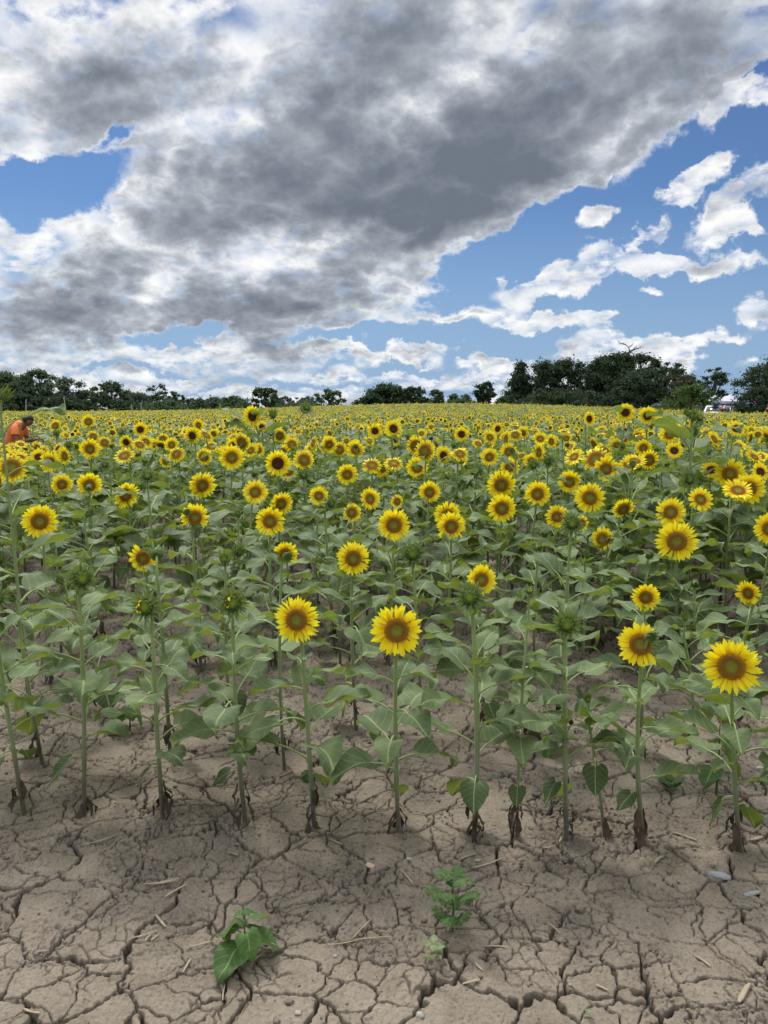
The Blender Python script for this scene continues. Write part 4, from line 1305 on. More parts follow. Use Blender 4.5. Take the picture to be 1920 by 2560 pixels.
def make_tree(px, ptop, wpx, Y, style, colour, label, base=1030, name='tree', cat='tree', seed=0, group=None, dens=1.0, snag=False):
    r = np.random.default_rng(seed * 7919 + abs(int(px)))
    if px > 1280: wpx *= 1.12
    top = at(px, ptop, Y); x = top.x
    gz = float(terrain(x, Y)) ; H = top.z - gz; Wd = wpx / F * Y
    root = thing(name, label, cat, (x, Y, gz), 0, group)
    wood = Geo(); limbs = []
    airy = style in ('airy', 'oak')
    tw = .016 * H + .06
    lean = r.normal(0, .03) * H
    trunk = [(0, 0, -.3), (lean * .2, 0, H * .25), (lean * .6, 0, H * .5), (lean, 0, H * .88)]
    tube(trunk, [tw * 1.25, tw, tw * .7, tw * .15], 7, wood)
    nc = {'airy': 40, 'oak': 56, 'dense': 80, 'cone': 60, 'column': 44, 'bush': 60}[style]
    cl = []
    for i in range(nc):
        u = r.random(); th = r.random() * 6.28
        if style == 'cone': zc = .08 + .86 * u; rad = (1 - u) ** .8 * .46
        elif style == 'column': zc = .12 + .80 * u; rad = .40
        elif style == 'bush': zc = .08 + .82 * u; rad = .5 * math.sqrt(max(0, 1 - (u - .1) ** 2 * 1.2))
        elif style == 'dense': zc = .10 + .80 * u; rad = .5 * math.sqrt(max(.03, 1 - ((u - .35) / .72) ** 2))
        elif style == 'oak': zc = .26 + .66 * u; rad = .5 * math.sqrt(max(.03, 1 - ((u - .3) / .78) ** 2))
        else: zc = .30 + .64 * u; rad = .5 * math.sqrt(max(.03, 1 - ((u - .4) / .66) ** 2))
        q = math.sqrt(r.random()) * (1 if airy else .95) * (.88 + r.random() * .24)
        c = np.array([math.cos(th) * rad * q * Wd, math.sin(th) * rad * q * Wd * .8, zc * H])
        cr = (.075 if airy else .105) * (Wd + H) * .5 * r.uniform(.55, 1.4)
        cl.append((c, cr))
        if airy or i % 3 == 0:
            z0 = c[2] * r.uniform(.45, .75); mid = np.array([c[0] * .45, c[1] * .45, (z0 + c[2]) / 2 + .03 * H])
            tube([(lean * z0 / H, 0, z0), tuple(mid), tuple(c)], [tw * .34, tw * .2, tw * .06], 4, wood, 0, False)
    if snag:
        for k in range(2 + int(r.integers(2))):
            a = r.random() * 6.28; h0 = H * .84
            p0 = np.array([r.normal(0, .08) * Wd, 0, h0]); p = [p0]
            d = np.array([r.normal(0, .5), 0, 1.0])
            for s in range(5):
                d = d + np.array([r.normal(0, .45), r.normal(0, .2), -.1]); d /= np.linalg.norm(d)
                p.append(p[-1] + d * H * .06)
                if s in (1, 2, 3):
                    e = d + np.array([r.normal(0, .9), 0, .1]); tube([tuple(p[-1]), tuple(p[-1] + e * H * .035), tuple(p[-1] + (e + [r.normal(0, .5), 0, .2]) * H * .06)], [.07, .05, .02], 4, wood, 0, False)
            tube([tuple(q) for q in p], np.linspace(.11, .03, len(p)), 4, wood, 0, False)
    link('trunk', wood.mesh('trunk', [M_BARK]), root)
    ls = .20 * (Y / 110)
    per = int((200 if airy else 190) * (1 + (dens - 1) * .5))
    P = []
    for c, cr in cl:
        n = max(24, int(1.35 * per * (cr / (.10 * (Wd + H) * .5)) ** 2 * (Wd * H / 70) ** .8))
        d = r.normal(0, 1, (n, 3)); d /= np.linalg.norm(d, axis=1)[:, None]
        rad = cr * np.abs(r.normal(0, .62, n))[:, None]
        p = c + d * rad * np.array([1.15, 1.0, .75])
        P.append(p)
    P = np.concatenate(P)
    P[:, 2] = np.maximum(P[:, 2], .1)
    n = len(P)
    a = r.normal(0, 1, (n, 3)); a /= np.linalg.norm(a, axis=1)[:, None]
    b = np.cross(a, r.normal(0, 1, (n, 3))); b /= np.linalg.norm(b, axis=1)[:, None]
    s = ls * r.uniform(.6, 1.35, n)[:, None]
    v = np.stack([P - a * s * .9, P + b * s * .45, P + a * s * .9, P - b * s * .45], 1).reshape(-1, 3)
    f = (np.arange(n)[:, None] * 4 + np.arange(4)[None]).astype(np.int64)
    link('crown', make_mesh('crown', v, f, [CROWN[colour]]), root)
    return root

T = make_tree
# the wood at the far left
T(20, 925, 130, 135, 'dense', 'mid', 'dense dark tree at the left edge, the tallest bulk of the left wood', seed=1)
T(-60, 935, 120, 135, 'dense', 'mid', 'dark tree just beyond the left edge of the wood', seed=2)
T(95, 920, 125, 138, 'oak', 'mid', 'tall bushy tree in the left wood with a knobbly top', seed=3, dens=1.7)
T(158, 944, 120, 132, 'airy', 'blue', 'airy tree in the left wood with sky showing through its lower crown', seed=4, dens=1.5)
T(212, 974, 80, 135, 'dense', 'mid', 'low dense tree in the dip between two airy trees on the left', seed=5)
T(276, 951, 100, 132, 'oak', 'mid', 'round topped open tree with forked trunks visible, left of the dip', seed=6, dens=1.25)
T(335, 982, 80, 136, 'dense', 'blue', 'low rounded tree beside the round topped open one', seed=7)
T(392, 961, 80, 140, 'airy', 'mid', 'thin tree with bare upper twigs right of the left wood', seed=8, dens=.7, snag=True)
T(440, 977, 62, 136, 'airy', 'mid', 'small airy tree beside the thin twiggy one', seed=9, dens=1.3)
T(60, 985, 170, 131, 'bush', 'dark', 'long dark undergrowth at the foot of the leftmost trees', name='bush', cat='bush', seed=60)
T(170, 992, 150, 129, 'bush', 'dark', 'dark undergrowth below the airy left tree', name='bush', cat='bush', seed=61)
T(300, 1000, 170, 130, 'bush', 'dark', 'dark hedge growth at the foot of the forked tree', name='bush', cat='bush', seed=62)
T(420, 1003, 150, 131, 'bush', 'mid', 'low scrub under the twiggy tree', name='bush', cat='bush', seed=63)
# middle left
T(492, 996, 70, 145, 'dense', 'blue', 'low hazy tree left of the two round crowns', seed=10)
T(530, 993, 60, 148, 'dense', 'blue', 'second low hazy tree nearer the two round crowns', seed=11)
T(580, 986, 74, 142, 'dense', 'mid', 'broad low tree with an even dome crown behind the tallest stalk', seed=12)
T(664, 967, 80, 140, 'oak', 'mid', 'domed oak behind and right of the tallest sunflower stalk', seed=13, dens=1.8)
T(722, 991, 66, 144, 'airy', 'blue', 'small grey green tree right of the domed oak', seed=14, dens=1.6)
T(768, 990, 60, 144, 'oak', 'blue', 'small grey green tree between its like and the spreading one', seed=15, dens=1.5)
T(822, 973, 78, 140, 'airy', 'mid', 'spreading tree with separate leaf pads at the end of the left line', seed=16, dens=1.6)
T(610, 1006, 150, 140, 'bush', 'mid', 'low scrub below the even dome crown', name='bush', cat='bush', seed=64)
T(760, 1008, 190, 139, 'bush', 'mid', 'low scrub line running to the gap in the trees', name='bush', cat='bush', seed=65)
# centre clump
T(925, 985, 80, 128, 'dense', 'dark', 'sloping left shoulder of the middle clump of trees', seed=20)
T(968, 957, 105, 130, 'dense', 'dark', 'highest domed tree of the middle clump', seed=21)
T(1030, 965, 80, 130, 'oak', 'dark', 'open crowned tree at the right of the middle clump', seed=22, dens=1.8)
T(1060, 990, 50, 128, 'dense', 'mid', 'small bush shaped tree closing the middle clump', seed=23)
T(1094, 973, 36, 122, 'column', 'mid', 'lone egg shaped tree between the clumps', seed=24, dens=1.3)
T(1135, 985, 60, 150, 'cone', 'blue', 'pointed far conifer just right of the egg shaped tree', seed=25)
T(1165, 984, 50, 150, 'cone', 'blue', 'pointed far conifer left of the square topped tree', seed=26)
T(1150, 1000, 120, 140, 'bush', 'mid', 'far scrub between the egg shaped and the square topped tree', name='bush', cat='bush', seed=66)
T(1214, 953, 56, 118, 'column', 'dark', 'square topped ivy covered tree standing alone', seed=27, dens=1.6)
T(1262, 990, 70, 120, 'bush', 'mid', 'low green bush right of the square topped tree', name='bush', cat='bush', seed=67)
# the big dark group on the right
T(1302, 904, 84, 112, 'cone', 'dark', 'pointed leafy tree at the left end of the big dark group', seed=30, dens=2)
T(1362, 897, 92, 110, 'dense', 'dark', 'rounded dark tree second in the big group', seed=31)
T(1425, 890, 100, 108, 'dense', 'dark', 'broad vine hung tree with a domed top in the big group', seed=32, dens=1.2)
T(1502, 886, 84, 110, 'dense', 'dark', 'narrow dark tree beside the vine hung dome', seed=33, snag=False)
T(1545, 868, 96, 107, 'dense', 'dark', 'tallest tree of the big group with dead limbs above its crown', seed=34, snag=True)
T(1598, 878, 110, 109, 'oak', 'dark', 'wide tree just right of the tallest one', seed=35, dens=2.2)
T(1660, 893, 110, 107, 'airy', 'dark', 'airy spreading tree on the right shoulder of the big group', seed=36, dens=1.9)
T(1592, 915, 150, 103, 'dense', 'dark', 'dark rounded thicket tree in front of the tallest ones', seed=37)
T(1700, 932, 120, 104, 'dense', 'brown', 'brownish tree sloping down at the right of the big group', seed=38)
T(1350, 968, 46, 101, 'bush', 'mid', 'small lighter green tree at the foot of the rounded dark one', seed=39)
T(1475, 975, 40, 101, 'cone', 'mid', 'small pointed green shrub at the foot of the big group', name='bush', cat='bush', seed=40)
T(1430, 975, 260, 104, 'bush', 'dark', 'dark undergrowth filling the foot of the big group, left half', name='bush', cat='bush', seed=68)
T(1640, 970, 220, 102, 'bush', 'dark', 'dark undergrowth at the foot of the big group, right half', name='bush', cat='bush', seed=69)
T(1728, 958, 150, 80, 'bush', 'bright', 'big rounded green bush beside the white tents', name='bush', cat='bush', seed=41)
T(1790, 912, 74, 100, 'airy', 'dark', 'feathery tree standing alone behind the white tents', seed=42, dens=1.8)
T(1905, 905, 112, 72, 'dense', 'dark', 'dark tree at the right edge behind the tents', seed=43)
T(1965, 870, 140, 73, 'dense', 'dark', 'taller dark tree cut by the right edge', seed=44)
T(1895, 965, 96, 70, 'bush', 'dark', 'dark lower growth at the right edge tree foot', name='bush', cat='bush', seed=70)

# ------------------------------------------------------------------ utility poles and their wire
M_POLE = simple_mat('weathered_pole', (.30, .29, .27), .8, .2, 3)
M_WIRE = simple_mat('wire', (.12, .12, .13), .6, .1, 3)
POLES = [(65, 1000, 1036, 65, 'dark thin pole in front of the leftmost trees'), (160, 990, 1036, 166, 'leaning pale pole before the airy tree'),
         (329, 1012, 1034, 332, 'small leaning pole near the forked tree'), (353, 1006, 1036, 353, 'upright pale pole right of the forked tree')]
ptop = []
for x0, y0, y1, x1, lb in POLES:
    a = at(x0, y0, 112); b = at(x1, y1 + 8, 112); b.z = float(terrain(b.x, b.y))
    o = thing('utility_pole', lb, 'utility pole', b)
    g = Geo(); tube([(0, 0, -.3), tuple((a - b) * .5), tuple(a - b)], [.10, .09, .07], 8, g)
    link('pole', g.mesh('pole', [M_POLE]), o)
    g = Geo(); tube([tuple(a - b + Vector((-.09, -.10, -.35))), tuple(a - b + Vector((.09, -.10, -.35)))], .05, 6, g)
    link('insulator', g.mesh('insulator', [M_POLE]), o)
    ptop.append(a + Vector((0, 0, -.3)))
g = Geo()
for a, b in ((ptop[0], ptop[1]), (ptop[1], ptop[3])):
    t = np.linspace(0, 1, 14)
    tube([tuple(a.lerp(b, k) - Vector((0, 0, 1.1 * 4 * k * (1 - k)))) for k in t], .011, 3, g, 0, False)
tag(link('wire', g.mesh('wire', [M_WIRE])), 'thin wire sagging between the poles before the left wood', 'wire')

# ------------------------------------------------------------------ tents, cars and people at the far right
M_TENT = simple_mat('white_canopy', (.40, .38, .54), .8, .06, 2)
M_METAL = simple_mat('tent_leg', (.5, .5, .52), .4, .1, 3, .5)
def gable_tent(px, ptop_, Y, w, label, eave=2.05, sides=False):
    p = at(px, ptop_, Y); gz = float(terrain(p.x, Y)); H = p.z - gz
    o = thing('canopy_tent', label, 'tent', (p.x, Y, gz), R(8))
    k = 9; s = np.linspace(-1, 1, k); U_, V_ = np.meshgrid(s, s, indexing='ij')
    m_ = np.maximum(np.abs(U_), np.abs(V_))
    z = eave + (H - eave) * (1 - m_) ** 1.35
    g = Geo(); g.add(np.stack([U_.ravel() * w / 2, V_.ravel() * w / 2, z.ravel()], 1), grid_faces(k, k))
    c = np.array([[-1, -1], [1, -1], [1, 1], [-1, 1]]) * w / 2
    for i in range(4):
        a, b = c[i], c[(i + 1) % 4]
        t = np.linspace(0, 1, 7); xy = a + (b - a) * t[:, None]; sc = .03 * (np.arange(7) % 2)
        g.add(np.vstack([np.column_stack([xy * 1.003, np.full(7, eave)]), np.column_stack([xy * 1.003, eave - .26 + sc])]), grid_faces(2, 7))
    link('roof', g.mesh('roof', [M_TENT], False), o)
    if sides:
        g = Geo(); t = np.linspace(-1, 1, 13)
        g.add(np.vstack([np.column_stack([t * w / 2, np.full(13, w / 2 - .05) + .04 * np.sin(t * 9), np.full(13, eave - .1)]), np.column_stack([t * w / 2, np.full(13, w / 2 - .05) + .06 * np.sin(t * 9 + 1), np.full(13, .05)])]), grid_faces(2, 13))
        link('side_wall', g.mesh('side_wall', [M_TENT]), o)
    for i in range(4):
        g = Geo(); tube([(c[i][0] * .98, c[i][1] * .98, 0), (c[i][0] * .98, c[i][1] * .98, eave + .02)], .03, 6, g)
        link('leg', g.mesh('leg', [M_METAL]), o)
gable_tent(1828, 983, 82, 3.2, 'middle white peaked canopy tent, the tallest and most lilac one', 2.15, True)
gable_tent(1787, 988, 86, 2.6, 'white canopy tent half behind the green bush', 2.1, True)
gable_tent(1870, 988, 88, 2.8, 'white canopy tent reaching under the right edge trees', 2.1)

def car(px, Y, rot, col, label, name='parked_car', cat='car', L_=4.5, W_=1.85, H_=1.68, box=False, wagon=True):
    p = at(px, 1030, Y); gz = float(terrain(p.x, Y))
    o = thing(name, label, cat, (p.x, Y, gz), R(rot))
    paint = simple_mat('car_paint', col, .3, .04, 2, .6)
    glass = simple_mat('car_glass', (.05, .06, .07), .08, .1, 2, .8)
    rubber = simple_mat('tyre', (.02, .02, .02), .8, .1, 5); rim = simple_mat('wheel_rim', (.4, .4, .42), .35, .1, 5, .5)
    lampm = simple_mat('headlight', (.7, .7, .68), .15, .05, 4, .8)
    prof = np.array([(-.5, .30), (-.5, .56), (-.47, .62), (-.22, .66), (-.10, .95), (.05, 1.0), (.36, .985), (.46, .66), (.5, .60), (.5, .30)]) if wagon else \
        np.array([(-.5, .28), (-.5, .50), (-.46, .58), (-.2, .66), (-.06, .96), (.12, 1.0), (.28, .96), (.42, .68), (.5, .62), (.5, .28)])
    xs = prof[:, 0] * L_; zs = prof[:, 1] * H_
    secs = [(-.5, .94), (-.46, 1.0), (0, 1.0), (.46, 1.0), (.5, .94)]
    g = Geo(); n = len(prof); vs = []
    for sy, k in secs:
        inset = np.where(zs > .7 * H_, .86, 1.0)
        vs.append(np.stack([xs * (1 - (1 - k) * .4), sy * W_ * inset, zs * k + (1 - k) * .5 * H_], 1))
    g.add(np.concatenate(vs), grid_faces(5, n, True)[:, ::-1])
    for row in (0, 4):
        vv = vs[row]; cen_ = vv.mean(0); g.add(np.vstack([vv, cen_]), [[i, (i + 1) % n, n] for i in range(n)])
    link('body', g.mesh('body', [paint], False), o)
    def pane(nm, pts_):
        q = np.array(pts_, float); c0 = q.mean(0); nrm = np.cross(q[1] - q[0], q[3] - q[0]); nrm /= np.linalg.norm(nrm)
        if np.dot(nrm, c0 - np.array([0, 0, .6 * H_])) < 0: nrm = -nrm
        g = Geo(); q2 = c0 + (q - c0) * .9
        g.add(np.vstack([q2 + nrm * .012, q2 - nrm * .02]), [[0, 1, 2, 3], [7, 6, 5, 4], [0, 4, 5, 1], [1, 5, 6, 2], [2, 6, 7, 3], [3, 7, 4, 0]])
        link(nm, g.mesh(nm, [glass], False), o)
    hw = W_ * .46 * .86
    pane('windscreen', [(xs[3], -W_ * .44, zs[3]), (xs[3], W_ * .44, zs[3]), (xs[4], hw, zs[4]), (xs[4], -hw, zs[4])])
    pane('rear_window', [(xs[7], -W_ * .44, zs[7]), (xs[7], W_ * .44, zs[7]), (xs[6], hw, zs[6]), (xs[6], -hw, zs[6])])
    for s in (-1, 1):
        pane('side_window', [(xs[3] + .25, s * W_ * .49, zs[3]), (xs[7] - .1, s * W_ * .49, zs[3]), (xs[6] - .1, s * W_ * .445, zs[4] * .97), (xs[4] + .12, s * W_ * .445, zs[4] * .97)])
        g = Geo(); bx = np.array([[0, -.16, -.07], [0, .16, -.07], [0, .16, .07], [0, -.16, .07]]); 
        q = np.vstack([bx, bx + [.1, 0, 0]]) + [-.5 * L_ - .015, s * W_ * .36, .47 * H_]
        g.add(q, [[3, 2, 1, 0], [4, 5, 6, 7], [0, 1, 5, 4], [1, 2, 6, 5], [2, 3, 7, 6], [3, 0, 4, 7]])
        link('headlight', g.mesh('headlight', [lampm], False), o)
        for fx in (-.31, .31):
            g = Geo(); tube([(0, -.11, 0), (0, .11, 0)], .34, 18, g)
            w = link('wheel', g.mesh('tyre', [rubber]), o, Matrix.Translation((fx * L_, s * W_ * .46, .34)))
            g = Geo(); tube([(0, -.118, 0), (0, .118, 0)], .2, 12, g); link('rim', g.mesh('rim', [rim]), w)
    if box:
        b = Geo(); k = 7; t = np.linspace(0, 1, k); sec = []
        for q in t:
            e = math.sin(math.pi * min(max(q, .06), .94)) ** .35
            a = np.arange(10) / 10 * 2 * np.pi
            sec.append(np.stack([np.full(10, (q - .5) * 1.9), np.cos(a) * .42 * e, np.sin(a) * .19 * e], 1))
        b.add(np.concatenate(sec), grid_faces(k, 10, True)); 
        bo = link('roof_box', b.mesh('roof_box', [simple_mat('roof_box', (.02, .03, .07), .4, .1, 3)]))
        bo.matrix_world = Matrix.Translation((p.x, Y, gz + H_ + .20)) @ Matrix.Rotation(R(rot), 4, 'Z')
        tag(bo, 'dark blue box on the roof of the white car by the tents', 'roof box')
    return o
car(1788, 72, 62, (.62, .62, .62), 'white estate car with a dark roof box beside the green bush', box=True)
car(1832, 76, 100, (.04, .045, .05), 'dark car parked in front of the middle tent')
car(1888, 80, 8, (.55, .55, .56), 'white low car at the far right beyond the grass', wagon=False, H_=1.45)
car(1638, 100, 5, (.12, .15, .14), 'pale car roof glimpsed at the foot of the big tree group', wagon=False, H_=1.9)

# ------------------------------------------------------------------ people
def skin_mat(name, col): return simple_mat(name, col, .6, .1, 8, .3)
M_SKIN = skin_mat('brown_skin', (.20, .105, .065)); M_SKIN2 = skin_mat('light_skin', (.42, .26, .19))
M_HAIR = simple_mat('black_hair', (.012, .011, .012), .5, .3, 30, .4)
M_ORANGE = simple_mat('orange_shirt', (.66, .17, .06), .8, .08, 10, .2, .3, .01)
M_SHORTS = simple_mat('dark_shorts', (.05, .045, .05), .85, .2, 10)
M_RED = simple_mat('dark_red_top', (.16, .03, .03), .85, .15, 8); M_BLACK = simple_mat('black_top', (.02, .02, .024), .85, .2, 8)
M_BLUE = simple_mat('blue_top', (.08, .14, .30), .85, .15, 8)

def skin_body(name, joints, edges, mats, parent, sub=1):
    """one continuous surface grown round a skeleton; joints: (x, y, z, radius)"""
    me = bpy.data.meshes.new(name)
    me.from_pydata([j[:3] for j in joints], edges, [])
    o = bpy.data.objects.new(name + '_skeleton', me); COL.objects.link(o)
    sk = o.modifiers.new('skin', 'SKIN')
    lay = me.skin_vertices[0] if len(me.skin_vertices) else None
    if lay is None:
        import bmesh as bm_
        b = bm_.new(); b.from_mesh(me); b.verts.layers.skin.verify(); b.to_mesh(me); b.free(); lay = me.skin_vertices[0]
    for i, j in enumerate(joints):
        rr_ = j[3]; lay.data[i].radius = (rr_, rr_) if not isinstance(rr_, tuple) else rr_
        lay.data[i].use_root = (i == 0)
    ss = o.modifiers.new('sub', 'SUBSURF'); ss.levels = sub; ss.render_levels = sub
    dg = bpy.context.evaluated_depsgraph_get(); dg.update()
    m2 = bpy.data.meshes.new_from_object(o.evaluated_get(dg))
    bpy.data.objects.remove(o, do_unlink=True)
    m2.name = name; m2.materials.clear()
    for k in mats: m2.materials.append(k)
    m2.polygons.foreach_set('use_smooth', np.ones(len(m2.polygons), bool))
    return link(name, m2, parent)

def blob_mesh(rx, ry, rz, n=10, k=14, f=None):
    ph = np.linspace(0.02, math.pi - .02, n); a = np.arange(k) / k * 2 * np.pi
    P, A = np.meshgrid(ph, a, indexing='ij'); P = P.ravel(); A = A.ravel()
    v = np.stack([rx * np.sin(P) * np.cos(A), ry * np.sin(P) * np.sin(A), rz * np.cos(P)], 1)
    if f: v = f(v)
    g = Geo(); g.add(v, grid_faces(n, k, True)[:, ::-1]); return g

def head_of(body, c, tilt, mat, hairm, long_=False):
    """head with nose, eyes, ears, mouth; hair as a child; +X is where it looks"""
    def face(v):
        x, y, z = v.T
        x = x + .018 * np.exp(-((y / .014) ** 2 + ((z + .012) / .022) ** 2)) * (x > 0)
        x = x - .008 * np.exp(-(((np.abs(y) - .032) / .014) ** 2 + ((z - .012) / .013) ** 2)) * (x > 0)
        x = x + .006 * np.exp(-((y / .022) ** 2 + ((z + .052) / .010) ** 2)) * (x > 0)
        y = y * (1 - .28 * np.clip(-z / .12, 0, 1)); x = x * (1 - .12 * np.clip(-z / .12, 0, 1))
        return np.stack([x, y, z], 1)
    Mx = Matrix.Translation(c) @ tilt
    h = link('head', blob_mesh(.098, .077, .118, 20, 24, face).mesh('head', [mat]), body, Mx)
    for s in (-1, 1):
        h2 = Geo(); h2.add_geo(blob_mesh(.016, .008, .026, 6, 8), Matrix.Translation((-.005, s * .078, -.005)))
        link('ear', h2.mesh('ear', [mat]), h)
        e = Geo(); e.add_geo(blob_mesh(.007, .011, .006, 6, 8), Matrix.Translation((.086, s * .030, .012)))
        link('eye', e.mesh('eye', [M_HAIR]), h)
    def hair(v):
        x, y, z = v.T
        cut = (x > .02) & (z < .045)
        x = np.where(cut, .02 + (x - .02) * .1, x)
        z = np.where(z < (-.16 if long_ else -.05), -.16 if long_ else -.05, z)
        return np.stack([x - .008, y, z + .012], 1)
    link('hair', blob_mesh(.110, .090, .122 if not long_ else .19, 16, 22, hair).mesh('hair', [hairm]), h)
    return h

def hand_joints(j, e, wrist_i, wrist, d, side, curl=.5, s=1.0):
    """palm, four unequal bent fingers and a thumb, grown from the wrist"""
    d = Vector(d).normalized(); side = Vector(side).normalized(); up = d.cross(side).normalized()
    w = Vector(wrist)
    def addj(p, r, pi):
        j.append((p.x, p.y, p.z, r)); e.append((pi, len(j) - 1)); return len(j) - 1
    palm = addj(w + d * .045 * s, .021 * s, wrist_i)
    kn = addj(w + d * .085 * s, .022 * s, palm)
    for k, (off, ln) in enumerate(((-.030, .066), (-.010, .076), (.010, .070), (.030, .054))):
        q = w + d * .092 * s + side * off * s; pi = addj(q, .0085 * s, kn); dd = d.copy()
        for seg in (.45, .32, .23):
            dd = (dd - up * curl * .8).normalized(); q = q + dd * ln * seg * s; pi = addj(q, .0075 * s, pi)
    q = w + d * .03 * s - side * .03 * s; pi = addj(q, .010 * s, palm)
    for seg in (.03, .026):
        q = q + (d * .8 - side * .6 - up * .3).normalized() * seg * s; pi = addj(q, .0085 * s, pi)

def person_bending():
    x0, y0 = PERSON_XY; gz = float(terrain(x0, y0))
    sh = at(50, 1062, y0); hd = at(69, 1052, y0)
    root = thing('person', 'person in an orange T-shirt with black hair, bent over among the sunflowers', 'person', (sh.x - .22, y0, gz), 0)
    O = Vector((sh.x - .22, y0, gz))
    S = sh - O; Hc = hd - O
    hip = Vector((S.x - .20, 0, S.z - .44))
    j = [(hip.x, 0, hip.z, .12), (hip.x + .06, 0, hip.z + .16, .09), (hip.x + .12, 0, hip.z + .31, .10), (S.x - .02, 0, S.z - .02, .09), (S.x + .07, 0, S.z - .005, .062), (Hc.x - .03, 0, Hc.z - .03, .058)]
    e = [(0, 1), (1, 2), (2, 3), (3, 4), (4, 5)]
    for s in (-1, 1):
        i = len(j)
        sh_ = (S.x - .01, s * .17, S.z - .05); el = (S.x + .03, s * .24, S.z - .33); wr = (S.x + .27, s * .12, S.z - .28)
        j += [(*sh_, .062), (S.x, s * .215, S.z - .18, .052), (*el, .043), (S.x + .15, s * .18, S.z - .31, .038), (*wr, .028)]
        e += [(3, i), (i, i + 1), (i + 1, i + 2), (i + 2, i + 3), (i + 3, i + 4)]
        hand_joints(j, e, i + 4, wr, (1, -s * .3, .12), (0, 1, .2), .55)
        k = len(j)
        j += [(hip.x + .02, s * .10, hip.z - .07, .098), (hip.x + .10, s * .12, hip.z - .40 * hip.z, .075), (hip.x + .10, s * .12, hip.z * .52, .062), (hip.x + .03, s * .12, hip.z * .3, .056), (hip.x - .02, s * .12, .08, .040), (hip.x + .04, s * .12, .045, .042), (hip.x + .16, s * .13, .035, .034)]
        e += [(0, k), (k, k + 1), (k + 1, k + 2), (k + 2, k + 3), (k + 3, k + 4), (k + 4, k + 5), (k + 5, k + 6)]
    body = skin_body('body', j, e, [M_SKIN], root, 2)
    # T-shirt: torso and short sleeves, hanging just outside the skin
    g = Geo()
    tp = [(hip.x - .05, 0, hip.z - .03), (hip.x - .01, 0, hip.z + .06), (hip.x + .06, 0, hip.z + .17), (hip.x + .10, 0, hip.z + .29), (S.x - .05, 0, S.z - .05), (S.x + .02, 0, S.z - .005), (S.x + .06, 0, S.z)]
    tube(tp, [.155, .148, .148, .158, .15, .10, .066], 18, g)
    v = g.v[0]; rfold = np.random.default_rng(4)
    v[:, 1] *= 1.18; v += .006 * np.sin(v[:, [2, 0, 1]] * 55 + v[:, [0, 2, 2]] * 31)
    for s in (-1, 1):
        tube([(S.x - .04, s * .10, S.z - .05), (S.x - .015, s * .18, S.z - .08), (S.x + .0, s * .225, S.z - .20)], [.085, .080, .078], 12, g)
    link('shirt', g.mesh('shirt', [M_ORANGE]), root)
    t = [(hip.x, 0, hip.z + .02, .165), (hip.x + .01, 0, hip.z - .06, .15)]; te = [(0, 1)]
    for s in (-1, 1):
        i = len(t); t += [(hip.x + .04, s * .11, hip.z - .14, .112), (hip.x + .10, s * .12, hip.z * .60, .098)]; te += [(1, i), (i, i + 1)]
    skin_body('shorts', t, te, [M_SHORTS], root, 2)
    head_of(root, Hc, Matrix.Rotation(R(38), 4, 'Y'), M_SKIN, M_HAIR)
    # the phone held in both hands
    ph = link('phone', bpy.data.meshes.new('phone'))
    bm = bmesh.new(); bmesh.ops.create_cube(bm, size=1); bmesh.ops.scale(bm, vec=(.15, .075, .009), verts=bm.verts)
    bmesh.ops.bevel(bm, geom=bm.edges[:], offset=.003, segments=2, affect='EDGES'); bm.to_mesh(ph.data); bm.free()
    ph.data.materials.append(M_BLACK)
    ph.matrix_world = Matrix.Translation(O + Vector((S.x + .38, 0, S.z - .255))) @ Matrix.Rotation(R(-20), 4, 'Y')
    tag(ph, 'dark phone held out by the bending person in orange', 'phone')
person_bending()

def standing(px, Y, face_deg, top, legs, skin, hair, label, hgt=1.7, long_=False):
    p = at(px, 1030, Y); gz = float(terrain(p.x, Y))
    root = thing('person', label, 'person', (p.x, Y, gz), R(face_deg)); k = hgt / 1.7
    j = [(0, 0, .93, .12), (0, 0, 1.1, .105), (.01, 0, 1.28, .125), (0, 0, 1.41, .085), (0, 0, 1.49, .052), (0.01, 0, 1.56, .05)]
    e = [(0, 1), (1, 2), (2, 3), (3, 4), (4, 5)]
    for s in (-1, 1):
        i = len(j); j += [(0, s * .17, 1.38, .055), (-.02, s * .22, 1.12, .042), (.06, s * .22, .90, .028)]; e += [(3, i), (i, i + 1), (i + 1, i + 2)]
        hand_joints(j, e, i + 2, (.06, s * .22, .90), (.25, 0, -1), (1, 0, .2), .3)
        i = len(j); j += [(0, s * .09, .86, .09), (.01, s * .10, .48, .056), (0, s * .10, .09, .038), (.13, s * .11, .04, .034)]; e += [(0, i), (i, i + 1), (i + 1, i + 2), (i + 2, i + 3)]
    j = [(a * k, b * k, c * k, r_ * k) for a, b, c, r_ in j]
    skin_body('body', j, e, [skin], root, 1)
    t = [(0, 0, .95, .135), (0, 0, 1.12, .12), (.01, 0, 1.28, .142), (0, 0, 1.40, .10)]; te = [(0, 1), (1, 2), (2, 3)]
    for s in (-1, 1):
        i = len(t); t += [(0, s * .17, 1.37, .068), (-.02, s * .21, 1.18, .06)]; te += [(3, i), (i, i + 1)]
    skin_body('shirt', [(a * k, b * k, c * k, r_ * k) for a, b, c, r_ in t], te, [top], root, 1)
    t = [(0, 0, .95, .132), (0, 0, .88, .12)]; te = [(0, 1)]
    for s in (-1, 1):
        i = len(t); t += [(.01, s * .10, .70, .10), (.01, s * .10, .48, .075), (0, s * .10, .14, .06)]; te += [(1, i), (i, i + 1), (i + 1, i + 2)]
    skin_body('trousers', [(a * k, b * k, c * k, r_ * k) for a, b, c, r_ in t], te, [legs], root, 1)
    head_of(root, Vector((.02, 0, 1.62)) * k, Matrix.Identity(4), skin, hair, long_)
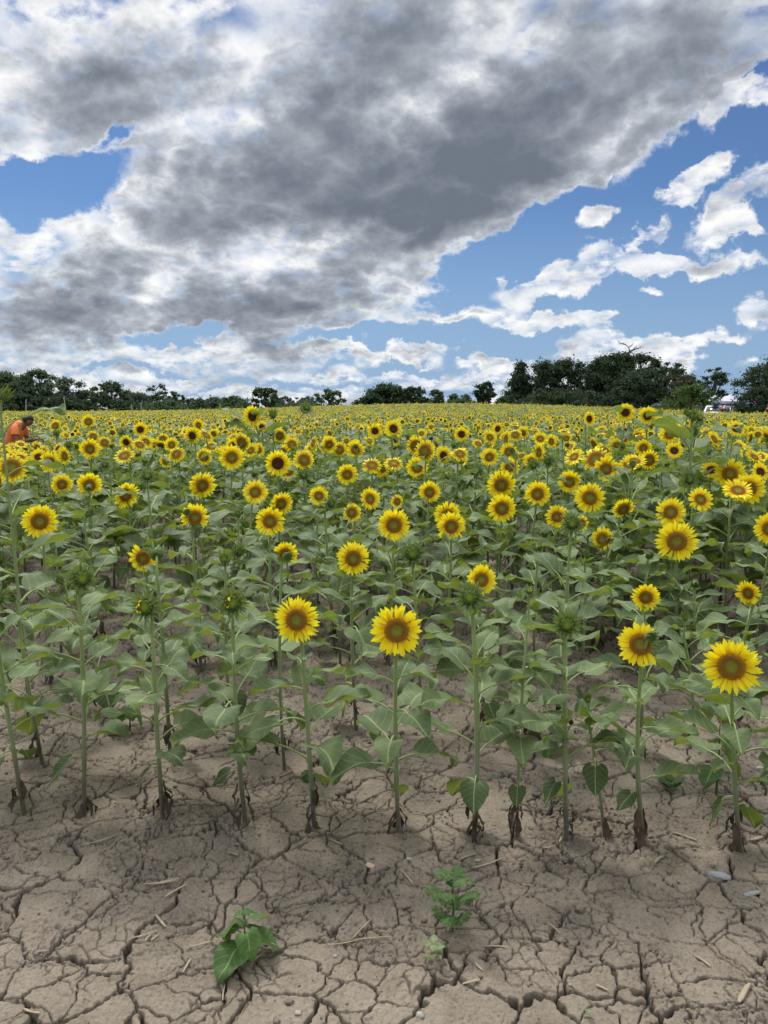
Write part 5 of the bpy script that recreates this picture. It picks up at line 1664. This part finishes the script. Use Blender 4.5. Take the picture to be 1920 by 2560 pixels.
standing(1806, 70, -80, M_RED, M_SHORTS, M_SKIN2, M_HAIR, 'person in a dark red top standing beside the white car')
standing(1836, 72, 120, M_BLUE, M_SHORTS, M_SKIN2, M_HAIR, 'person in a blue top in front of the middle tent', 1.6)
standing(1848, 73, 20, M_BLACK, M_SHORTS, M_SKIN2, M_HAIR, 'person in black close to the right of the middle tent', 1.75, True)
standing(1857, 72.5, -30, M_BLACK, M_SHORTS, M_SKIN2, M_HAIR, 'tall person in black standing at the edge of the grass', 1.8)
standing(1919, 62, -60, M_RED, M_SHORTS, M_SKIN2, M_HAIR, 'person in a reddish top at the right picture edge', 1.75)
# ================================================================== small things on the soil
def gpt(px, py, dz=0.0):
    p = on_ground(px, py); p.z = ground_z(p.x, p.y) + dz
    return p

def straw(px, py, ln, ang, w, label, group, bend=.1):
    p = gpt(px, py, .006); r = np.random.default_rng(int(px * 7 + py))
    n = 6; t = np.linspace(-.5, .5, n); k = np.sin((t + .5) * np.pi) * bend * ln
    # a split, flattened piece of stalk resting on the high spots
    zz = np.array([max(ground_z(p.x + math.cos(ang) * q * ln, p.y + math.sin(ang) * q * ln) for q in (tt - .08, tt, tt + .08)) - p.z for tt in t])
    zl = np.linspace(zz[:3].max(), zz[3:].max(), n) + .004
    g = Geo()
    ww = w * (1 + r.normal(0, .12, n)) * np.interp(t, [-.5, -.4, .4, .5], [.5, 1, 1, .35])
    S = np.array([-1, -.5, .5, 1, .5, -.5]); U = np.array([.1, .5, .5, .1, -.3, -.3])
    v = []
    for i in range(n):
        c = np.array([t[i] * ln, k[i], zl[i]]); v.append(np.stack([np.full(6, c[0]), c[1] + S * ww[i], c[2] + U * ww[i] * .8], 1))
    v = np.concatenate(v); c, s = math.cos(ang), math.sin(ang)
    v[:, :2] = v[:, :2] @ np.array([[c, s], [-s, c]])
    g.add(v, grid_faces(n, 6, True)); g.add(v[:6], [[3, 2, 1, 0], [5, 4, 3, 0]]); g.add(v[-6:], [[0, 1, 2, 3], [0, 3, 4, 5]])
    o = link('straw', g.mesh('straw', [M_STRAW])); o.location = p
    tag(o, label, 'straw', group); return o
D_ = lambda a: R(a)
ST = [
 (400, 2218, .100, 5, .0040, 'longest straw of the small heap left of the leafy seedling'), (425, 2212, .060, 18, .0030, 'short straw lying above the longest one in the small heap'),
 (440, 2236, .085, 55, .0045, 'broad straw slanting below the small heap'), (402, 2312, .075, -52, .0040, 'pale straw pointing down right, left of the leafy seedling'),
 (362, 2343, .070, 25, .0035, 'straw leaning over three small chips left of the seedling'), (372, 2352, .030, 70, .0035, 'stubby pale chip below a slanting straw'),
 (388, 2350, .030, 60, .0030, 'second stubby pale chip below a slanting straw'), (500, 2371, .070, 25, .0030, 'curved straw touching a crack at the left of the leafy seedling'),
 (468, 2420, .055, 80, .0030, 'straw standing on end in a crack below the leafy seedling'), (838, 2110, .060, -35, .0026, 'thin straw on crumbly soil right of the white pebble'),
 (580, 2140, .045, -25, .0022, 'thin straw on the crumbly strip left of the middle'), (1170, 2148, .075, 30, .0045, 'flat split stalk lying behind the ragweed'),
 (1218, 2163, .120, 27, .0040, 'long grey stalk piece lying behind and right of the ragweed'), (1018, 2200, .080, -62, .0032, 'kinked straw left of the ragweed'),
 (1240, 2372, .065, -12, .0030, 'lone straw lying level right of the ragweed'), (1198, 2425, .030, -60, .0035, 'short pale chip below the lone level straw'),
 (1178, 2463, .050, 18, .0045, 'double chip of pale stalk near the bottom middle'), (1505, 2475, .035, -38, .0035, 'small pale stalk chip near the bottom right of the middle'),
 (1648, 2155, .070, 45, .0060, 'stubby pale stalk right of the middle near the plants'), (1710, 2095, .085, -42, .0055, 'split stalk piece between the last two front row plants'),
 (1890, 2102, .060, 22, .0080, 'flat pale stalk piece at the right edge by the plant foot'), (1860, 2495, .085, 48, .0075, 'broad pale stalk near the bottom right corner'),
 (1368, 2122, .030, 5, .0040, 'tiny pale chip in front of the thin stemmed plant'), (1320, 2215, .035, -15, .0022, 'tiny thin straw right of the ragweed top'),
 (1385, 2325, .045, -55, .0022, 'thin straw bridging a crack right of the middle'), (1755, 2412, .050, -60, .0040, 'pale twig end at a crack lower right'),
 (105, 2385, .035, 20, .0020, 'tiny thin straw at the far lower left'), (250, 2110, .110, 28, .0035, 'grey stalk fibre on the left between two cracks'),
 (1560, 1975, .060, -50, .0022, 'thin straw on the smooth soil behind the leaning plant'), (715, 1938, .070, 48, .0040, 'pale straw at the foot of the thin second row plant'),
 (20, 1718, .070, 2, .0030, 'straw lying level at the left edge behind the plants'), (1400, 2105, .04, 70, .0035, 'brown stalk tip beside the thin stemmed plant'),
 (860, 2360, .09, 15, .0020, 'fibre of the matted dry grass, left one'), (905, 2330, .10, 60, .0020, 'fibre of the matted dry grass, steep one'), (930, 2350, .11, 8, .0022, 'fibre of the matted dry grass, right one'),
 (1180, 2250, .05, 100, .0022, 'thin dark fibre beside the ragweed stem'), (560, 2480, .05, 95, .0025, 'straw pointing to the bottom edge below the leafy seedling'), (80, 2530, .05, -15, .004, 'pale chip at the bottom left edge'),
]
for px, py, ln, ang, w, lb in ST:
    straw(px, py, ln, D_(ang), w, lb, 'straw pieces on the soil', .06 * math.sin(px))

def stone(px, py, sx, sy, sz, rot, mat, label, name='stone', seed=0):
    r = np.random.default_rng(seed + int(px)); p = gpt(px, py, sz * .25)
    ph = r.random(6) * 6
    def f(v):
        n = v / np.linalg.norm(v, axis=1)[:, None]
        k = 1 + .14 * np.sin(n[:, 0] * 4 + ph[0]) * np.sin(n[:, 1] * 5 + ph[1]) + .10 * np.sin(n[:, 2] * 7 + n[:, 0] * 6 + ph[2])
        v = v * k[:, None]
        return np.where(np.abs(v) > np.array([sx, sy, sz]) * .86, np.sign(v) * np.array([sx, sy, sz]) * .86 + v * .10, v)
    o = link(name, blob_mesh(sx, sy, sz, 14, 20, f).mesh(name, [mat]))
    o.location = p; o.rotation_euler = (0, R(4), R(rot)); tag(o, label, 'stone' if name == 'stone' else name)
M_BONE = simple_mat('white_pebble', (.26, .245, .21), .6, .15, 40)
M_SLATE = simple_mat('grey_slate', (.22, .23, .23), .8, .25, 30)
stone(1798, 2193, .036, .015, .012, -4, M_STONE, 'long pale grey stone right of the last plants', seed=1)
stone(1878, 2236, .032, .010, .007, 20, M_SLATE, 'flat darker grey stone near the right edge', seed=2)
stone(484, 2065, .010, .008, .006, 20, M_BONE, 'small white pebble left of the middle, in front of the stems', 'pebble', seed=3)
stone(1023, 2150, .013, .008, .006, 0, M_BONE, 'small pale pebble behind the ragweed', 'pebble', seed=4)
stone(1195, 2155, .016, .006, .005, 15, M_BONE, 'crooked white bone like pebble behind the ragweed', 'pebble', seed=5)
stone(925, 2163, .018, .012, .006, -20, simple_mat('ochre_stone', (.33, .25, .17), .9, .2, 30), 'ochre flake of stone above the crack left of the ragweed', 'stone', seed=6)
stone(1050, 2545, .010, .010, .007, 0, M_BONE, 'pale pebble at the bottom edge', 'pebble', seed=7)
stone(1425, 2465, .005, .004, .004, 0, M_BONE, 'tiny white pebble in the soil right of the bottom middle', 'pebble', seed=8)
stone(1449, 1627, .022, .014, .012, 10, M_STONE, 'small grey stone among the plants behind the round green bud', 'stone', seed=9)
stone(1900, 1925, .016, .010, .007, 0, M_BONE, 'pale pebble at the right edge behind the last plant', 'pebble', seed=10)
stone(745, 2540, .009, .007, .005, 0, M_BONE, 'small pale pebble by the bottom edge left of the middle', 'pebble', seed=11)
stone(838, 2392, .006, .005, .004, 0, M_BONE, 'tiny pale pebble right of the leafy seedling', 'pebble', seed=12)

# crumbs and clods: too many to count
def build_crumbs():
    r = np.random.default_rng(31)
    n = 17000
    y = 1.35 + (r.random(n) ** .8) * 4.2; x = (r.random(n) * 2 - 1) * (.58 * y + .25)
    _, rough = soil(x, y)
    keep = r.random(n) < np.clip((rough - .45) * .8, .10, 1)
    x, y = x[keep], y[keep]; n = len(x)
    h, _ = soil(x, y); z = terrain(x, y) + h
    ok = h > -.012; x, y, z = x[ok], y[ok], z[ok]; n = len(x)
    s = np.exp(r.normal(math.log(.0036), .5, n)); s = np.clip(s, .0016, .016)
    base = np.array([[1, 0, 0], [-1, 0, 0], [0, 1, 0], [0, -1, 0], [0, 0, .8], [0, 0, -.8], [.6, .6, .5], [-.6, .5, .5], [.5, -.6, .5], [-.55, -.6, .45]])
    fc = np.array([[0, 6, 8], [0, 2, 6], [2, 7, 6], [2, 1, 7], [1, 9, 7], [1, 3, 9], [3, 8, 9], [3, 0, 8], [6, 7, 4], [7, 9, 4], [9, 8, 4], [8, 6, 4], [0, 5, 2], [2, 5, 1], [1, 5, 3], [3, 5, 0]])
    v = base[None] * (1 + r.normal(0, .18, (n, 10, 3)))
    a = r.random(n) * 6.28; c, q = np.cos(a)[:, None], np.sin(a)[:, None]
    vx = v[..., 0] * c - v[..., 1] * q; vy = v[..., 0] * q + v[..., 1] * c
    P = np.stack([vx * s[:, None] + x[:, None], vy * s[:, None] + y[:, None], v[..., 2] * s[:, None] * .75 + z[:, None] + s[:, None] * .25], -1)
    f = fc[None] + (np.arange(n) * 10)[:, None, None]
    me = make_mesh('soil_crumbs', P.reshape(-1, 3), f.reshape(-1, 3), [M_SOIL], None, None, False, {'loose': np.full(n * 10, .55)})
    tag(link('soil_crumbs', me), 'loose crumbs and clods of dry soil', 'soil crumbs', kind='stuff')
build_crumbs()

# ------------------------------------------------------------------ weeds
def blade(Ln, Wd, seed, lobes=0, th=0.2, droop=.8, mat_i=0, shape='round'):
    r = np.random.default_rng(seed); g = Geo(); nt, ns = (13, 7)
    t = np.linspace(0, 1, nt)
    if shape == 'round': w = np.interp(t, [0, .08, .25, .5, .75, .92, 1], [.5, .85, 1, .95, .66, .25, 0]) * Wd / 2
    else: w = np.interp(t, [0, .3, .6, 1], [.2, .9, .8, 0]) * Wd / 2
    T_, S = np.meshgrid(np.arange(nt), np.linspace(-1, 1, ns), indexing='ij'); T_ = T_.ravel(); S = S.ravel()
    a = th - droop * t; cx = np.concatenate([[0], np.cumsum(np.cos(a[1:]) * Ln / (nt - 1))]); cz = np.concatenate([[0], np.cumsum(np.sin(a[1:]) * Ln / (nt - 1))])
    back = -.18 * Ln * np.abs(S) ** 1.3 * (1 - t[T_]) ** 3 if shape == 'round' else 0
    z = cz[T_] + np.abs(S) * w[T_] * .25 + .05 * Wd * np.sin(t[T_] * 9 + S * 2)
    g.add(np.stack([cx[T_] + back, S * w[T_], z], 1), grid_faces(nt, ns)[:, ::-1], mat_i, np.stack([.5 + S * .5, t[T_]], 1))
    return g

def seedling_leafy(px, py, s, label, seed, n=5, heights=None, mat=None, name='seedling', spread=1.0, ht=.10):
    """young broad-leaved weed: thin stem, round heart-shaped leaves on petioles"""
    r = np.random.default_rng(seed); p = gpt(px, py)
    o = thing(name, label, 'weed', p, 0)
    H = ht * s
    link('stem', tube([(0, 0, -.02), (.003, 0, H * .5), (0, .002, H)], [.0028 * s + .0006, .0022 * s, .0015 * s], 6).mesh('stem', [M_WEED]), o)
    for i in range(n):
        a = i * 2.4 + r.normal(0, .3) + 4.1; z = H * (.35 + .65 * i / max(n - 1, 1)); L_ = .070 * s * r.uniform(.75, 1.15) * spread
        pl = .024 * s * r.uniform(.7, 1.2)
        g = Geo(); tube([(0, 0, 0), (pl * .5, 0, pl * .45), (pl, 0, pl * .55)], [.0014 * s, .0011 * s, .001 * s], 5, g, 0, False)
        g.add_geo(blade(L_, L_ * 1.0, seed * 9 + i, th=R(r.uniform(-55, -5)), droop=R(r.uniform(25, 60))), Matrix.Translation((pl, 0, pl * .55)))
        link('leaf', g.mesh('leaf', [mat or M_WEED]), o, Matrix.Translation((0, 0, z)) @ Matrix.Rotation(a, 4, 'Z'))
    return o

def compound_leaf(Ln, seed, mat_i=0):
    """deeply cut leaf: a midrib with paired, themselves cut leaflets"""
    r = np.random.default_rng(seed); g = Geo()
    tube([(0, 0, 0), (Ln * .5, 0, Ln * .10), (Ln, 0, 0)], [Ln * .018, Ln * .012, Ln * .006], 4, g, 0, False)
    def leaflet(x0, y0, ang, l, z0):
        n = 5; t = np.linspace(0, 1, n); w = l * .17 * np.array([.35, 1, .8, .55, 0])
        S = np.tile([-1., 0, 1.], n); T_ = np.repeat(np.arange(n), 3)
        tooth = 1 + .35 * ((T_ % 2) == 1)
        X_ = t[T_] * l; Y2 = S * w[T_] * tooth; Z_ = z0 + np.abs(S) * w[T_] * .2 - (t[T_] ** 2) * l * r.uniform(.1, .5)
        c, s = math.cos(ang), math.sin(ang)
        g.add(np.stack([x0 + X_ * c - Y2 * s, y0 + X_ * s + Y2 * c, Z_], 1), grid_faces(n, 3)[:, ::-1], 0, np.stack([.5 + S * .5, t[T_]], 1))
    for i in range(6):
        f = .22 + .72 * i / 5; l = Ln * .42 * math.sin(math.pi * (f * .8 + .12)) + Ln * .06; z0 = Ln * .10 * (1 - (2 * f - 1) ** 2)
        for s in (-1, 1):
            an = s * R(62 - 22 * f + r.normal(0, 6)); leaflet(Ln * f, 0, an, l, z0)
            for q in (.35, .62):
                leaflet(Ln * f + math.cos(an) * l * q, math.sin(an) * l * q, an + s * .7, l * .42, z0 - .1 * l * q)
                leaflet(Ln * f + math.cos(an) * l * q, math.sin(an) * l * q, an - s * .7, l * .42, z0 - .1 * l * q)
    leaflet(Ln * .93, 0, 0, Ln * .3, 0)
    return g

def ragweed(px, py, s, label, seed, pairs=5, mat=None, H=.17, pale=False):
    r = np.random.default_rng(seed); p = gpt(px, py); o = thing('ragweed', label, 'weed', p, 0); H = H * s
    link('stem', tube([(0, 0, -.02), (.004, 0, H * .4), (-.002, 0, H * .75), (0, 0, H)], [.0032 * s, .0028 * s, .002 * s, .0012 * s], 6).mesh('stem', [mat or M_RAG]), o)
    for i in range(pairs):
        z = H * (.12 + .85 * i / (pairs - 1)); L_ = .085 * s * (1.0 - .35 * abs(i / (pairs - 1) - .45))
        for q in (0, 1):
            a = q * math.pi + i * 1.45 + r.normal(0, .2)
            link('leaf', compound_leaf(L_ * r.uniform(.85, 1.1), seed * 11 + i * 2 + q).mesh('leaf', [mat or M_RAG]), o, Matrix.Translation((0, 0, z)) @ Matrix.Rotation(a, 4, 'Z') @ Matrix.Rotation(-R(r.uniform(10, 40)), 4, 'Y'))
    return o
seedling_leafy(612, 2400, 1.25, 'leafy green seedling with round heart shaped leaves on bare soil, left of the ragweed', 1, 6, ht=.085)
ragweed(1130, 2330, .92, 'bushy green ragweed with feathery cut leaves in front of the middle plants', 2)
ragweed(1085, 2405, .42, 'tiny pale feathery weed just below the bigger ragweed', 3, 4, M_PALE, .12)
ragweed(1320, 2172, .18, 'smallest green sprout on the crumbly soil right of the ragweed', 4, 3, M_PALE, .10)
ragweed(1468, 2545, .16, 'pale sprout at the bottom edge right of the middle', 5, 3, M_PALE, .10)
ragweed(830, 1905, .75, 'low grassy weed tuft between the thin plant and the big middle bloom', 6, 5, M_PALE, .09)
ragweed(1675, 1975, .62, 'low leafy weed with lobed leaves between the last two plants', 7, 4, M_RAG, .05)
seedling_leafy(325, 1830, 1.3, 'yellow green seedling standing between the second and third front plants', 8, 6, ht=.12)
seedling_leafy(1790, 1985, 1.5, 'bright green seedling with yellowing leaves left of the biggest open bloom', 9, 5, ht=.19)
seedling_leafy(795, 2010, .55, 'small two leaved sprout at the foot of the left open front plant', 10, 3, ht=.08)
seedling_leafy(950, 1850, 1.1, 'thin stemmed young plant with two small leaves behind the middle bloom', 11, 3, ht=.20)
seedling_leafy(1380, 1885, 1.0, 'yellowing seedling beside the thin stemmed plant', 12, 3, ht=.13)
seedling_leafy(770, 1950, .5, 'tuft of small dark leaves beside the left open plant', 13, 6, ht=.05, mat=M_RAG)
# dandelion clock behind the middle plant
def seed_head():
    p = gpt(937, 1870); o = thing('dandelion_clock', 'small white dandelion seed ball behind the middle bloom', 'weed', p, 0)
    link('stem', tube([(0, 0, -.02), (.004, 0, .03), (0, 0, .062)], [.0018, .0015, .0012], 5).mesh('stem', [M_PALE]), o)
    r = np.random.default_rng(5); g = Geo()
    for i in range(70):
        d = r.normal(0, 1, 3); d /= np.linalg.norm(d); u = np.cross(d, [0, 0, 1.01]); u /= np.linalg.norm(u); v = np.cross(d, u); c = d * .011
        g.add(np.array([c * .2, c + u * .003, c + v * .003, c - u * .003, c - v * .003]), [[0, 1, 2], [0, 2, 3], [0, 3, 4], [0, 4, 1]])
    link('seed_ball', g.mesh('seed_ball', [M_BONE], False), o, Matrix.Translation((0, 0, .068)))
seed_head()
